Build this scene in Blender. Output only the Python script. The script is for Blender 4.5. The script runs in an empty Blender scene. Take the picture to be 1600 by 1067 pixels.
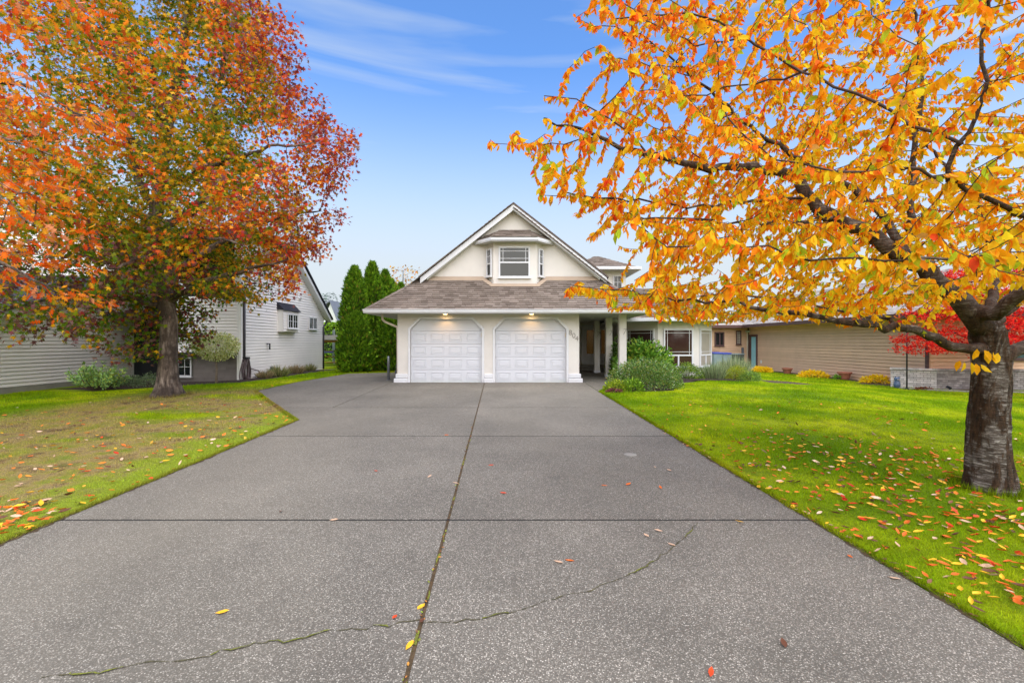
import bpy, math, random
import numpy as np
from mathutils import Vector, Matrix, kdtree

random.seed(7)
RNG = np.random.default_rng(11)
SC = bpy.context.scene
COL = SC.collection
R = math.radians

# ------------------------------------------------------------------ camera, sky, sun, exposure
F_PX, CAM_Z = 711.0, 1.37            # focal length in photo pixels, lens height over the garage floor
cam_d = bpy.data.cameras.new('camera')
cam_d.sensor_width = 36.0
cam_d.lens = 36.0 * F_PX / 1600.0
cam_d.clip_start = 0.05
cam_d.clip_end = 3000
cam = bpy.data.objects.new('camera', cam_d)
COL.objects.link(cam)
cam.location = (0, 0, CAM_Z)
cam.rotation_euler = (R(90), 0, 0)
SC.camera = cam

SUN_EL, SUN_AZ = 55.0, 165.0         # azimuth clockwise from +Y: behind the camera, to the right
world = bpy.data.worlds.new('World')
SC.world = world
world.use_nodes = True
wn, wl = world.node_tree.nodes, world.node_tree.links
wn.clear()
w_out = wn.new('ShaderNodeOutputWorld')
w_bg = wn.new('ShaderNodeBackground')
sky = wn.new('ShaderNodeTexSky')
sky.sky_type = 'NISHITA'
sky.sun_disc = False
sky.sun_elevation = R(SUN_EL)
sky.sun_rotation = R(SUN_AZ)
sky.altitude = 0
sky.air_density = 1.0
sky.dust_density = 0.2
sky.ozone_density = 4.0
geo = wn.new('ShaderNodeTexCoord')
# thin streaks of high cloud plus a pale veil that thickens towards the horizon
mp = wn.new('ShaderNodeMapping')
mp.inputs['Rotation'].default_value = (0, R(-9), R(8))
mp.inputs['Location'].default_value = (13.7, 3.8, 9.0)
mp.inputs['Scale'].default_value = (0.75, 0.75, 10.0)
nz = wn.new('ShaderNodeTexNoise')
nz.inputs['Scale'].default_value = 1.6
nz.inputs['Detail'].default_value = 5
nz.inputs['Roughness'].default_value = 0.5
nz.inputs['Distortion'].default_value = 0.5
cr = wn.new('ShaderNodeValToRGB')
cr.color_ramp.elements[0].position = 0.46
cr.color_ramp.elements[0].color = (0, 0, 0, 1)
cr.color_ramp.elements[1].position = 0.72
cr.color_ramp.elements[1].color = (0.6, 0.6, 0.6, 1)
sep = wn.new('ShaderNodeSeparateXYZ')
hz = wn.new('ShaderNodeMapRange')
hz.interpolation_type = 'SMOOTHSTEP'
hz.inputs['From Min'].default_value = 0.10
hz.inputs['From Max'].default_value = 0.54
hz.inputs['To Min'].default_value = 1.0
hz.inputs['To Max'].default_value = 0.06
mx = wn.new('ShaderNodeMath'); mx.operation = 'MAXIMUM'
mix = wn.new('ShaderNodeMix'); mix.data_type = 'RGBA'
mix.inputs['B'].default_value = (2.32, 2.56, 2.74, 1)
wl.new(geo.outputs['Generated'], mp.inputs['Vector'])
wl.new(mp.outputs['Vector'], nz.inputs['Vector'])
wl.new(nz.outputs['Fac'], cr.inputs['Fac'])
wl.new(geo.outputs['Generated'], sep.inputs['Vector'])
wl.new(sep.outputs['Z'], hz.inputs['Value'])
wl.new(hz.outputs['Result'], mx.inputs[0])
wl.new(cr.outputs['Color'], mx.inputs[1])
wl.new(mx.outputs[0], mix.inputs['Factor'])
hsv = wn.new('ShaderNodeHueSaturation'); hsv.inputs['Saturation'].default_value = 1.22; hsv.inputs['Value'].default_value = 0.97; hsv.inputs['Hue'].default_value = 0.505
wl.new(sky.outputs['Color'], hsv.inputs['Color']); wl.new(hsv.outputs['Color'], mix.inputs['A'])
wl.new(mix.outputs['Result'], w_bg.inputs['Color'])
w_bg.inputs['Strength'].default_value = 0.070
wl.new(w_bg.outputs['Background'], w_out.inputs['Surface'])

sun_d = bpy.data.lights.new('sun', 'SUN')
sun_d.energy = 1.5
sun_d.angle = R(110)
sun_d.color = (1.0, 0.92, 0.79)
sun = bpy.data.objects.new('sun', sun_d)
COL.objects.link(sun)
_az = R(SUN_AZ); _el = R(SUN_EL)
to_sun = Vector((math.sin(_az) * math.cos(_el), math.cos(_az) * math.cos(_el), math.sin(_el)))
sun.rotation_euler = to_sun.to_track_quat('Z', 'Y').to_euler()

SC.view_settings.view_transform = 'Standard'
SC.view_settings.look = 'None'
SC.view_settings.gamma = 1.0
SC.view_settings.use_curve_mapping = False
SC.view_settings.exposure = 2.2
SC.render.engine = 'CYCLES'
SC.cycles.max_bounces = 8
SC.cycles.transparent_max_bounces = 8

# ------------------------------------------------------------------ helpers
def at(px, py, Y):
    """world point seen in the photograph at (px, py) when it is Y metres in front of the lens"""
    return np.array([(px - 800.0) / F_PX * Y, Y, CAM_Z + (533.5 - py) / F_PX * Y])

def sm(a, b, x):
    t = np.clip((np.asarray(x, float) - a) / (b - a), 0, 1)
    return t * t * (3 - 2 * t)

def g(x, y):
    """ground height: the drive falls 2.35 % towards the street, both side gardens dip a little"""
    x = np.asarray(x, float); y = np.asarray(y, float)
    z = -0.0235 * np.clip(15.1 - y, 0, 40)
    z = z - 0.15 * sm(-7.4, -13, x) - 0.46 * sm(7.0, 15.5, x)
    return z

def gz(x, y):
    return float(g(x, y))

def S(r, gg, b):
    """sRGB bytes to a linear colour"""
    def f(c):
        c /= 255.0
        return c / 12.92 if c <= 0.04045 else ((c + 0.055) / 1.055) ** 2.4
    return (f(r), f(gg), f(b), 1.0)

ORIG = {}
def link(o, parent=None, origin=None):
    COL.objects.link(o)
    if parent is not None:
        o.parent = parent
    return o

def empty(name, loc, label, cat, group=None):
    o = bpy.data.objects.new(name, None)
    o.empty_display_size = 0.2
    COL.objects.link(o)
    o.location = loc
    ORIG[o.name] = np.array(loc, float)
    tag(o, label, cat, group)
    return o

def tag(o, label=None, cat=None, group=None, kind=None):
    if label: o['label'] = label
    if cat: o['category'] = cat
    if group: o['group'] = group
    if kind: o['kind'] = kind
    return o

def origin(o):
    return ORIG.get(o.name, np.zeros(3)) if o is not None else np.zeros(3)

def obj(name, mesh, mat, parent=None, smooth=False):
    o = bpy.data.objects.new(name, mesh)
    COL.objects.link(o)
    if mat is not None and not mesh.materials:
        mesh.materials.append(mat)
    if smooth:
        mesh.polygons.foreach_set('use_smooth', [True] * len(mesh.polygons))
    if parent is not None:
        o.parent = parent
        ORIG[o.name] = origin(parent)
    return o

class MB:
    """collects shapes given in world coordinates; build() makes them ONE mesh object"""
    def __init__(s): s.v = []; s.f = []; s.c = None
    def add(s, vs, fs):
        n = len(s.v)
        s.v += [tuple(map(float, p)) for p in vs]
        s.f += [tuple(i + n for i in f) for f in fs]
        return s
    def hexa(s, p):           # 8 corners: bottom 4 then top 4
        return s.add(p, [(3, 2, 1, 0), (4, 5, 6, 7), (0, 1, 5, 4), (1, 2, 6, 5), (2, 3, 7, 6), (3, 0, 4, 7)])
    def box(s, x0, x1, y0, y1, z0, z1):
        return s.hexa([(x0, y0, z0), (x1, y0, z0), (x1, y1, z0), (x0, y1, z0),
                       (x0, y0, z1), (x1, y0, z1), (x1, y1, z1), (x0, y1, z1)])
    def obox(s, P, u0, u1, n0, n1, z0, z1):
        return s.hexa([P.p(u0, z0, n1), P.p(u1, z0, n1), P.p(u1, z0, n0), P.p(u0, z0, n0),
                       P.p(u0, z1, n1), P.p(u1, z1, n1), P.p(u1, z1, n0), P.p(u0, z1, n0)])
    def prism(s, pts, d):     # polygon (3D, any plane) pushed along d
        pts = [np.array(p, float) for p in pts]; d = np.array(d, float); n = len(pts)
        vs = pts + [p + d for p in pts]
        fs = [tuple(range(n)), tuple(range(2 * n - 1, n - 1, -1))]
        fs += [(i, i + n, (i + 1) % n + n, (i + 1) % n) for i in range(n)]
        return s.add(vs, fs)
    def oprism(s, P, pts, n0, n1):      # pts (u, z) on a wall plane
        a = [P.p(u, z, n1) for u, z in pts]
        return s.prism(a, np.array(P.p(0, 0, n0)) - np.array(P.p(0, 0, n1)))
    def tube(s, pts, rad, n=8, cap=True):
        pts = [np.array(p, float) for p in pts]
        if not hasattr(rad, '__len__'): rad = [rad] * len(pts)
        base = len(s.v); m = len(pts); ref = None
        for i, p in enumerate(pts):
            t = pts[min(i + 1, m - 1)] - pts[max(i - 1, 0)]
            t = t / (np.linalg.norm(t) + 1e-9)
            if ref is None:
                ref = np.array([0, 0, 1.0]) if abs(t[2]) < 0.9 else np.array([1.0, 0, 0])
            a = np.cross(t, ref); a /= np.linalg.norm(a) + 1e-9
            b = np.cross(t, a); ref = -np.cross(t, a) if False else np.cross(a, t)
            for k in range(n):
                w = 2 * math.pi * k / n
                s.v.append(tuple(p + rad[i] * (math.cos(w) * a + math.sin(w) * b)))
        for i in range(m - 1):
            for k in range(n):
                q = base + i * n
                s.f.append((q + k, q + (k + 1) % n, q + n + (k + 1) % n, q + n + k))
        if cap:
            s.f.append(tuple(base + k for k in range(n))[::-1])
            s.f.append(tuple(base + (m - 1) * n + k for k in range(n)))
        return s
    def lathe(s, c, prof, n=20):        # prof: (r, z) upward
        base = len(s.v); m = len(prof)
        for r, z in prof:
            for k in range(n):
                w = 2 * math.pi * k / n
                s.v.append((c[0] + r * math.cos(w), c[1] + r * math.sin(w), c[2] + z))
        for i in range(m - 1):
            for k in range(n):
                q = base + i * n
                s.f.append((q + k, q + (k + 1) % n, q + n + (k + 1) % n, q + n + k))
        s.f.append(tuple(base + k for k in range(n))[::-1])
        s.f.append(tuple(base + (m - 1) * n + k for k in range(n)))
        return s
    def mesh(s, name, o=(0, 0, 0)):
        me = bpy.data.meshes.new(name)
        v = np.array(s.v, float) - np.array(o, float)
        me.from_pydata(v.tolist(), [], s.f)
        me.update()
        return me
    def build(s, name, mat, parent=None, smooth=False, bevel=0.0):
        ob = obj(name, s.mesh(name, origin(parent)), mat, parent, smooth)
        if bevel:
            b = ob.modifiers.new('bevel', 'BEVEL'); b.width = bevel; b.segments = 2; b.limit_method = 'ANGLE'
        return ob

class Pl:
    """a vertical wall plane: u runs along it, n points out of it"""
    def __init__(s, x, y, ux, uy):
        l = math.hypot(ux, uy); s.o = (x, y); s.u = (ux / l, uy / l); s.n = (uy / l, -ux / l)
    def p(s, u, z, n=0.0):
        return (s.o[0] + u * s.u[0] + n * s.n[0], s.o[1] + u * s.u[1] + n * s.n[1], z)

def wob(p, k=1.0, seed=0):
    """cheap smooth noise, about -1..1, for arrays of points"""
    r = np.random.default_rng(seed)
    p = np.asarray(p, float) * k
    out = np.zeros(p.shape[0])
    for i in range(6):
        d = r.normal(size=3); d /= np.linalg.norm(d)
        out += np.sin(p @ d * (0.8 + 0.45 * i) + r.uniform(0, 6.28)) / (1 + 0.35 * i)
    return out / 2.3

def np_mesh(name, V, Fs, cols=None):
    """V (n,3); Fs (m,k) faces all of one size"""
    me = bpy.data.meshes.new(name)
    V = np.ascontiguousarray(V, dtype=np.float32); Fs = np.ascontiguousarray(Fs, dtype=np.int32)
    m, k = Fs.shape
    me.vertices.add(len(V)); me.vertices.foreach_set('co', V.ravel())
    me.loops.add(m * k); me.loops.foreach_set('vertex_index', Fs.ravel())
    me.polygons.add(m)
    me.polygons.foreach_set('loop_start', np.arange(0, m * k, k, dtype=np.int32))
    if cols is not None:
        a = me.color_attributes.new('Col', 'FLOAT_COLOR', 'POINT')
        c = np.ones((len(V), 4), dtype=np.float32); c[:, :3] = cols[:, :3]
        a.data.foreach_set('color', c.ravel())
    me.update(calc_edges=True)
    me.validate()
    return me

def frames(d, up=None, roll=0.0, rng=RNG):
    """rotation matrices with +X along d; +Z as near `up` as can be, then rolled at random"""
    d = d / (np.linalg.norm(d, axis=1, keepdims=True) + 1e-9)
    if up is None: up = rng.normal(size=d.shape)
    y = np.cross(up, d); y /= np.linalg.norm(y, axis=1, keepdims=True) + 1e-9
    z = np.cross(d, y)
    if roll:
        a = rng.normal(0, roll, len(d))[:, None]
        y, z = y * np.cos(a) + z * np.sin(a), z * np.cos(a) - y * np.sin(a)
    return np.stack([d, y, z], axis=2)

def scatter(tv, tf, pos, M, sc, cols, vjit=0.0):
    """one big mesh's arrays: template (tv, tf) at every pos"""
    n, k = len(pos), len(tv)
    V = np.einsum('nij,kj->nki', M, tv) * np.asarray(sc).reshape(n, 1, -1) + pos[:, None, :]
    Fs = (np.arange(n)[:, None, None] * k + tf[None]).reshape(-1, tf.shape[1])
    C = np.repeat(cols[:, None, :], k, axis=1)
    if vjit:
        C = C * (1 + vjit * RNG.normal(size=(n, k, 1)))
    return V.reshape(-1, 3), Fs, np.clip(C.reshape(-1, 3), 0, 1)

def lin(cols):
    return np.array([S(*c)[:3] for c in cols])

def pick(pal, n, w=None, jit=0.12, rng=RNG):
    pal = np.asarray(pal)
    if w is not None: w = np.array(w, float) / np.sum(w)
    c = pal[rng.choice(len(pal), n, p=w)]
    return np.clip(c * (1 + jit * rng.normal(size=(n, 1))) * (1 + 0.05 * rng.normal(size=(n, 3))), 0.002, 0.9)

# ------------------------------------------------------------------ materials
def nodes(name):
    m = bpy.data.materials.new(name); m.use_nodes = True
    nt = m.node_tree; b = nt.nodes['Principled BSDF']
    return m, nt, b

def N(nt, t, **kw):
    n = nt.nodes.new(t)
    for k, v in kw.items():
        if k in n.inputs: n.inputs[k].default_value = v
        else: setattr(n, k, v)
    return n

def mixc(nt, fac, a, b, blend='MIX'):
    m = nt.nodes.new('ShaderNodeMix'); m.data_type = 'RGBA'; m.blend_type = blend
    for s, v in (('Factor', fac), ('A', a), ('B', b)):
        if hasattr(v, 'links') or hasattr(v, 'is_linked'): nt.links.new(v, m.inputs[s])
        else: m.inputs[s].default_value = v
    return m.outputs['Result']

def ramp(nt, src, stops):
    r = nt.nodes.new('ShaderNodeValToRGB')
    e = r.color_ramp.elements
    while len(e) < len(stops): e.new(0.5)
    for el, (p, c) in zip(e, stops):
        el.position = p; el.color = c if hasattr(c, '__len__') else (c, c, c, 1)
    nt.links.new(src, r.inputs['Fac'])
    return r.outputs['Color']

def noise(nt, scale, detail=4, rough=0.55, coord=None, dist=0.0):
    n = N(nt, 'ShaderNodeTexNoise', Scale=scale, Detail=detail, Roughness=rough, Distortion=dist)
    if coord is not None: nt.links.new(coord, n.inputs['Vector'])
    return n.outputs['Fac']

def pos(nt):
    return nt.nodes.new('ShaderNodeNewGeometry').outputs['Position']

def stretch(nt, coord, sc, rot=(0, 0, 0)):
    m = nt.nodes.new('ShaderNodeMapping')
    m.inputs['Scale'].default_value = sc; m.inputs['Rotation'].default_value = rot
    nt.links.new(coord, m.inputs['Vector'])
    return m.outputs['Vector']

def bump(nt, b, h, strength=0.3, dist=0.01):
    n = N(nt, 'ShaderNodeBump', Strength=strength, Distance=dist)
    nt.links.new(h, n.inputs['Height']); nt.links.new(n.outputs['Normal'], b.inputs['Normal'])

def plain(name, col, rough=0.6, var=0.06, scale=3.0, bscale=60.0, bstr=0.1, bdist=0.004, metal=0.0, objvar=0.0, spec=0.4):
    """a painted or raw surface with weathering mottles and fine relief"""
    m, nt, b = nodes(name)
    p = pos(nt)
    f = noise(nt, scale, 6, 0.6, p)
    c = mixc(nt, ramp(nt, f, [(0.3, 0.0), (0.7, 1.0)]),
             tuple(min(1, x * (1 - var * 1.6)) for x in col[:3]) + (1,), tuple(min(1, x * (1 + var)) for x in col[:3]) + (1,))
    if objvar:
        oi = nt.nodes.new('ShaderNodeObjectInfo')
        v = ramp(nt, oi.outputs['Random'], [(0, 1 - objvar), (1, 1 + objvar)])
        c = mixc(nt, 1.0, c, v, 'MULTIPLY')
    nt.links.new(c, b.inputs['Base Color'])
    b.inputs['Roughness'].default_value = rough
    b.inputs['Metallic'].default_value = metal
    b.inputs['Specular IOR Level'].default_value = spec
    if bstr: bump(nt, b, noise(nt, bscale, 4, 0.6, p), bstr, bdist)
    return m

def glassy(name, col, rough=0.03):
    m, nt, b = nodes(name)
    b.inputs['Base Color'].default_value = col
    b.inputs['Roughness'].default_value = rough
    b.inputs['Specular IOR Level'].default_value = 0.5
    bump(nt, b, noise(nt, 0.9, 2, 0.5, pos(nt)), 0.04, 0.05)
    return m

def leafy(name, trans=0.35, rough=0.5, attr=True, objpal=None, spec=0.25):
    """leaf: colour from the leaf itself, light passes through the blade"""
    m, nt, b = nodes(name)
    if attr:
        a = nt.nodes.new('ShaderNodeAttribute'); a.attribute_name = 'Col'; c = a.outputs['Color']
    else:
        oi = nt.nodes.new('ShaderNodeObjectInfo')
        c = ramp(nt, oi.outputs['Random'], objpal)
    f = noise(nt, 45.0, 3, 0.6, pos(nt))
    c = mixc(nt, 1.0, c, ramp(nt, f, [(0.25, 0.90), (0.75, 1.15)]), 'MULTIPLY')
    nt.links.new(c, b.inputs['Base Color'])
    b.inputs['Roughness'].default_value = rough
    b.inputs['Specular IOR Level'].default_value = spec
    t = nt.nodes.new('ShaderNodeBsdfTranslucent'); nt.links.new(c, t.inputs['Color'])
    ms = nt.nodes.new('ShaderNodeMixShader'); ms.inputs[0].default_value = trans
    out = nt.nodes['Material Output']
    nt.links.new(b.outputs[0], ms.inputs[1]); nt.links.new(t.outputs[0], ms.inputs[2])
    nt.links.new(ms.outputs[0], out.inputs['Surface'])
    return m

def turf_colour(nt):
    """lawn colour by place: mossy and lush to the right, thin and patchy with bare soil to the left"""
    p = pos(nt)
    sx = nt.nodes.new('ShaderNodeSeparateXYZ'); nt.links.new(p, sx.inputs[0])
    fl = stretch(nt, p, (1, 1, 0))
    a = noise(nt, 0.55, 5, 0.6, fl); b_ = noise(nt, 2.2, 5, 0.65, fl); c_ = noise(nt, 9.0, 3, 0.6, fl)
    lush = ramp(nt, a, [(0.32, S(98, 134, 12)), (0.46, S(136, 164, 16)), (0.58, S(178, 190, 24)), (0.75, S(196, 192, 60))])
    lush = mixc(nt, ramp(nt, b_, [(0.42, 0.0), (0.62, 0.7)]), lush, S(88, 124, 12))
    dry = ramp(nt, b_, [(0.36, S(112, 92, 66)), (0.46, S(166, 146, 96)), (0.54, S(160, 150, 74)), (0.68, S(124, 146, 40))])
    dry = mixc(nt, ramp(nt, c_, [(0.35, 0.0), (0.75, 0.4)]), dry, S(186, 164, 120))
    # where the left lawn is worn (blobs), where it is still green
    worn = ramp(nt, noise(nt, 0.42, 3, 0.55, stretch(nt, p, (0.75, 1.3, 0), (0, 0, 0.3))), [(0.37, 0.0), (0.47, 1.0)])
    def band(axis, lo, hi, inv=False):
        r = N(nt, 'ShaderNodeMapRange'); r.interpolation_type = 'SMOOTHSTEP'
        r.inputs['From Min'].default_value = lo; r.inputs['From Max'].default_value = hi
        r.inputs['To Min'].default_value = 1.0 if inv else 0.0; r.inputs['To Max'].default_value = 0.0 if inv else 1.0
        nt.links.new(sx.outputs[axis], r.inputs['Value']); return r.outputs['Result']
    def mul(*ss):
        o = ss[0]
        for s_ in ss[1:]:
            q = N(nt, 'ShaderNodeMath', operation='MULTIPLY'); nt.links.new(o, q.inputs[0]); nt.links.new(s_, q.inputs[1]); o = q.outputs[0]
        return o
    left = band('X', -4.2, -3.9, True)
    near = band('Y', 12.4, 14.2, True)
    away = band('X', -11.8, -9.6)                 # the strip by the neighbour is green
    col = mixc(nt, mul(left, near, away, worn), lush, dry)
    # moss fringe along the left edge of the drive
    jig = N(nt, 'ShaderNodeMath', operation='MULTIPLY_ADD'); nt.links.new(b_, jig.inputs[0]); jig.inputs[1].default_value = 2.4
    nt.links.new(sx.outputs['X'], jig.inputs[2])
    fr = N(nt, 'ShaderNodeMapRange'); fr.inputs['From Min'].default_value = -4.0; fr.inputs['From Max'].default_value = -3.3
    nt.links.new(jig.outputs[0], fr.inputs['Value'])
    col = mixc(nt, mul(left, band('Y', 9.4, 10.4, True), fr.outputs['Result']), col, S(150, 166, 52))
    return col, c_

def turf(name, blades):
    m, nt, b = nodes(name)
    c, fine = turf_colour(nt)
    if blades:
        a = nt.nodes.new('ShaderNodeAttribute'); a.attribute_name = 'Col'
        c = mixc(nt, 1.0, c, a.outputs['Color'], 'MULTIPLY')
        t = nt.nodes.new('ShaderNodeBsdfTranslucent'); nt.links.new(c, t.inputs['Color'])
        ms = nt.nodes.new('ShaderNodeMixShader'); ms.inputs[0].default_value = 0.3
        nt.links.new(b.outputs[0], ms.inputs[1]); nt.links.new(t.outputs[0], ms.inputs[2])
        nt.links.new(ms.outputs[0], nt.nodes['Material Output'].inputs['Surface'])
    else:
        f = noise(nt, 40.0, 4, 0.7, pos(nt))
        c = mixc(nt, 1.0, c, ramp(nt, f, [(0.3, 0.45), (0.7, 0.85)]), 'MULTIPLY')
        bump(nt, b, f, 0.8, 0.03)
    nt.links.new(c, b.inputs['Base Color'])
    b.inputs['Roughness'].default_value = 0.75
    b.inputs['Specular IOR Level'].default_value = 0.070
    return m

def aggregate(name):
    """exposed-aggregate concrete: pale and dark pebbles in grey cement"""
    m, nt, b = nodes(name)
    p = pos(nt)
    v = N(nt, 'ShaderNodeTexVoronoi', Scale=120.0); nt.links.new(p, v.inputs['Vector'])
    hs = nt.nodes.new('ShaderNodeSeparateColor'); nt.links.new(v.outputs['Color'], hs.inputs[0])
    peb = ramp(nt, hs.outputs[0], [(0.0, S(80, 76, 69)), (0.35, S(116, 110, 101)), (0.6, S(137, 131, 120)), (0.85, S(158, 151, 139)), (0.98, S(196, 188, 175))])
    gap = ramp(nt, v.outputs['Distance'], [(0.28, 0.0), (0.62, 1.0)])
    c = mixc(nt, gap, peb, S(98, 93, 84))
    big = noise(nt, 0.7, 6, 0.6, p)
    c = mixc(nt, 1.0, c, ramp(nt, big, [(0.3, 0.78), (0.7, 1.14)]), 'MULTIPLY')
    st = noise(nt, 0.25, 4, 0.6, stretch(nt, p, (1.0, 0.4, 1)))
    c = mixc(nt, ramp(nt, st, [(0.45, 0.0), (0.75, 0.4)]), c, S(130, 123, 107))
    oi = nt.nodes.new('ShaderNodeObjectInfo')
    c = mixc(nt, 1.0, c, ramp(nt, oi.outputs['Random'], [(0, 0.93), (1, 1.05)]), 'MULTIPLY')
    spots = noise(nt, 1.9, 3, 0.5, p, 0.3)                     # drips and old damp marks
    c = mixc(nt, ramp(nt, spots, [(0.66, 0.0), (0.76, 0.35)]), c, S(66, 62, 56))
    nt.links.new(c, b.inputs['Base Color'])
    b.inputs['Roughness'].default_value = 0.8
    b.inputs['Specular IOR Level'].default_value = 0.3
    inv = N(nt, 'ShaderNodeMath', operation='SUBTRACT'); inv.inputs[0].default_value = 1.0
    nt.links.new(v.outputs['Distance'], inv.inputs[1])
    bump(nt, b, inv.outputs[0], 0.35, 0.004)
    return m

def bark(name, dark, mid, pale, cherry=False):
    m, nt, b = nodes(name)
    tc = nt.nodes.new('ShaderNodeTexCoord').outputs['Object']
    if cherry:      # rings of pale papery bark over dark rough wood
        f = noise(nt, 5.0, 7, 0.7, stretch(nt, tc, (1.6, 1.6, 8.0)), 0.6)
        r_ = noise(nt, 2.6, 6, 0.65, stretch(nt, tc, (2.4, 2.4, 0.8)), 0.8)
    else:           # furrows that run up the trunk
        f = noise(nt, 9.0, 6, 0.65, stretch(nt, tc, (1.6, 1.6, 0.28)), 0.5)
        r_ = noise(nt, 2.2, 5, 0.6, tc)
    c = ramp(nt, f, [(0.34, dark), (0.52, mid), (0.70, pale)])
    c = mixc(nt, ramp(nt, r_, [(0.46, 0.0), (0.53, 0.95)] if cherry else [(0.44, 0.0), (0.58, 0.85)]), c, ramp(nt, noise(nt, 14.0, 5, 0.7, stretch(nt, tc, (2.0, 2.0, 0.5)), 0.5), [(0.35, tuple(x * .45 for x in dark[:3]) + (1,)), (0.65, tuple(min(1, x * q_) for x, q_ in zip(dark[:3], (2.6, 2.2, 1.8))) + (1,))]) if cherry else dark)
    fine = noise(nt, 60.0, 4, 0.7, tc)
    c = mixc(nt, 1.0, c, ramp(nt, fine, [(0.3, 0.7), (0.7, 1.2)]), 'MULTIPLY')
    nt.links.new(c, b.inputs['Base Color'])
    b.inputs['Roughness'].default_value = 0.85
    b.inputs['Specular IOR Level'].default_value = 0.2
    hm = N(nt, 'ShaderNodeMath', operation='MULTIPLY_ADD'); nt.links.new(fine, hm.inputs[0]); hm.inputs[1].default_value = 0.3; nt.links.new(f, hm.inputs[2])
    bump(nt, b, hm.outputs[0], 0.9, 0.03)
    return m

def shingle_mat(name, cols, use_attr):
    m, nt, b = nodes(name)
    if use_attr:
        a = nt.nodes.new('ShaderNodeAttribute'); a.attribute_name = 'Col'; v = a.outputs['Fac']
    else:
        v = nt.nodes.new('ShaderNodeObjectInfo').outputs['Random']
    c = ramp(nt, v, [(i / (len(cols) - 1), k) for i, k in enumerate(cols)])
    p = pos(nt)
    c = mixc(nt, 1.0, c, ramp(nt, noise(nt, 1.3, 5, 0.6, p), [(0.3, 0.82), (0.7, 1.12)]), 'MULTIPLY')
    gr = noise(nt, 140.0, 3, 0.7, p)
    c = mixc(nt, 1.0, c, ramp(nt, gr, [(0.3, 0.78), (0.7, 1.2)]), 'MULTIPLY')
    nt.links.new(c, b.inputs['Base Color'])
    b.inputs['Roughness'].default_value = 0.9
    b.inputs['Specular IOR Level'].default_value = 0.070
    bump(nt, b, gr, 0.5, 0.004)
    return m

def emit(name, col, s):
    m, nt, b = nodes(name)
    b.inputs['Emission Color'].default_value = col
    b.inputs['Emission Strength'].default_value = s
    b.inputs['Base Color'].default_value = col
    return m

M = {}
M['stucco'] = plain('stucco', S(213, 207, 199), 0.85, 0.05, 1.2, 90, 0.35, 0.004)
M['white'] = plain('white_paint', S(212, 212, 214), 0.45, 0.03, 1.5, 40, 0.05)
M['door_white'] = plain('door_enamel', S(204, 205, 210), 0.4, 0.02, 1.0, 120, 0.06, 0.002)
M['soffit'] = plain('soffit_paint', S(186, 186, 176), 0.7, 0.03, 2)
M['vinyl'] = plain('vinyl_siding', S(234, 228, 225), 0.5, 0.03, 1.5, 30, 0.05, objvar=0.03)
M['vinyl_trim'] = plain('vinyl_trim', S(232, 230, 228), 0.5, 0.02)
M['tan'] = plain('tan_siding', S(206, 170, 138), 0.65, 0.05, 1.6, 50, 0.12, objvar=0.05)
M['brown'] = plain('brown_trim', S(84, 58, 54), 0.6, 0.08, 3)
M['grey_shake'] = plain('grey_shakes', S(112, 104, 100), 0.8, 0.08, 4, 70, 0.3, objvar=0.12)
M['dark'] = plain('painted_recess_shade', S(30, 28, 30), 0.8, 0.1)  # near-black colour standing for the shade inside the entry recess
M['glass'] = glassy('window_glass', (0.012, 0.014, 0.016, 1))
M['glass_warm'] = glassy('window_glass_warm', (0.045, 0.020, 0.016, 1), 0.06)
M['glass_amber'] = glassy('door_glass_amber', (0.05, 0.026, 0.009, 1), 0.15)
_b = M['glass_amber'].node_tree.nodes['Principled BSDF']; _b.inputs['Emission Color'].default_value = (1, .48, .12, 1); _b.inputs['Emission Strength'].default_value = .006
M['glass_blue'] = glassy('window_glass_blue', (0.05, 0.09, 0.12, 1))
M['blind'] = plain('window_blind', S(150, 142, 128), 0.6, 0.04, 6)
M['metal'] = plain('galvanised', S(150, 155, 160), 0.35, 0.06, 6, metal=0.7)
M['black_metal'] = plain('black_metal', S(34, 34, 38), 0.45, 0.1, 8)
M['gutter_dark'] = plain('dark_downpipe', S(52, 50, 56), 0.5, 0.06)
M['cream_pipe'] = plain('cream_pipe', S(214, 202, 184), 0.5, 0.04)
M['teal'] = plain('teal_door_paint', S(138, 190, 196), 0.5, 0.04, 2)
M['terracotta'] = plain('terracotta', S(168, 104, 84), 0.8, 0.1, 8, 60, 0.3)
M['concrete'] = plain('plain_concrete', S(142, 138, 130), 0.85, 0.1, 3, 60, 0.3)
M['mulch'] = plain('bark_mulch', S(58, 44, 38), 0.95, 0.35, 14, 40, 1.0, 0.03)
M['soil'] = plain('joint_dirt', S(80, 64, 42), 0.95, 0.35, 18, 80, 0.8, 0.01)
M['moss'] = plain('moss', S(112, 116, 40), 0.95, 0.3, 30, 90, 0.9, 0.01)
M['dirt_dark'] = plain('dark_joint_fill', S(34, 31, 27), 0.95, 0.3, 18, 80, 0.8, 0.01)  # darker fill that draws the cross joints as dark lines
M['crack'] = plain('crack_dirt', S(88, 83, 58), 0.95, 0.4, 25, 90, 0.8, 0.01)
M['wood'] = plain('cedar_wood', S(166, 112, 58), 0.7, 0.15, 5, 50, 0.2)
M['blue'] = plain('blue_plastic', S(34, 58, 140), 0.4, 0.05)
M['grey_plastic'] = plain('grey_plastic', S(96, 100, 106), 0.5, 0.06)
M['bin_side'] = plain('bin_grey_blue', S(136, 152, 158), 0.5, 0.06)
M['owl'] = plain('blue_glazed_ceramic', S(84, 104, 132), 0.35, 0.25, 12, 30, 0.3, 0.01)
M['brick'] = plain('pale_grey_brick', S(212, 206, 202), 0.85, 0.12, 7, 60, 0.5, 0.006, objvar=0.22)
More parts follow.
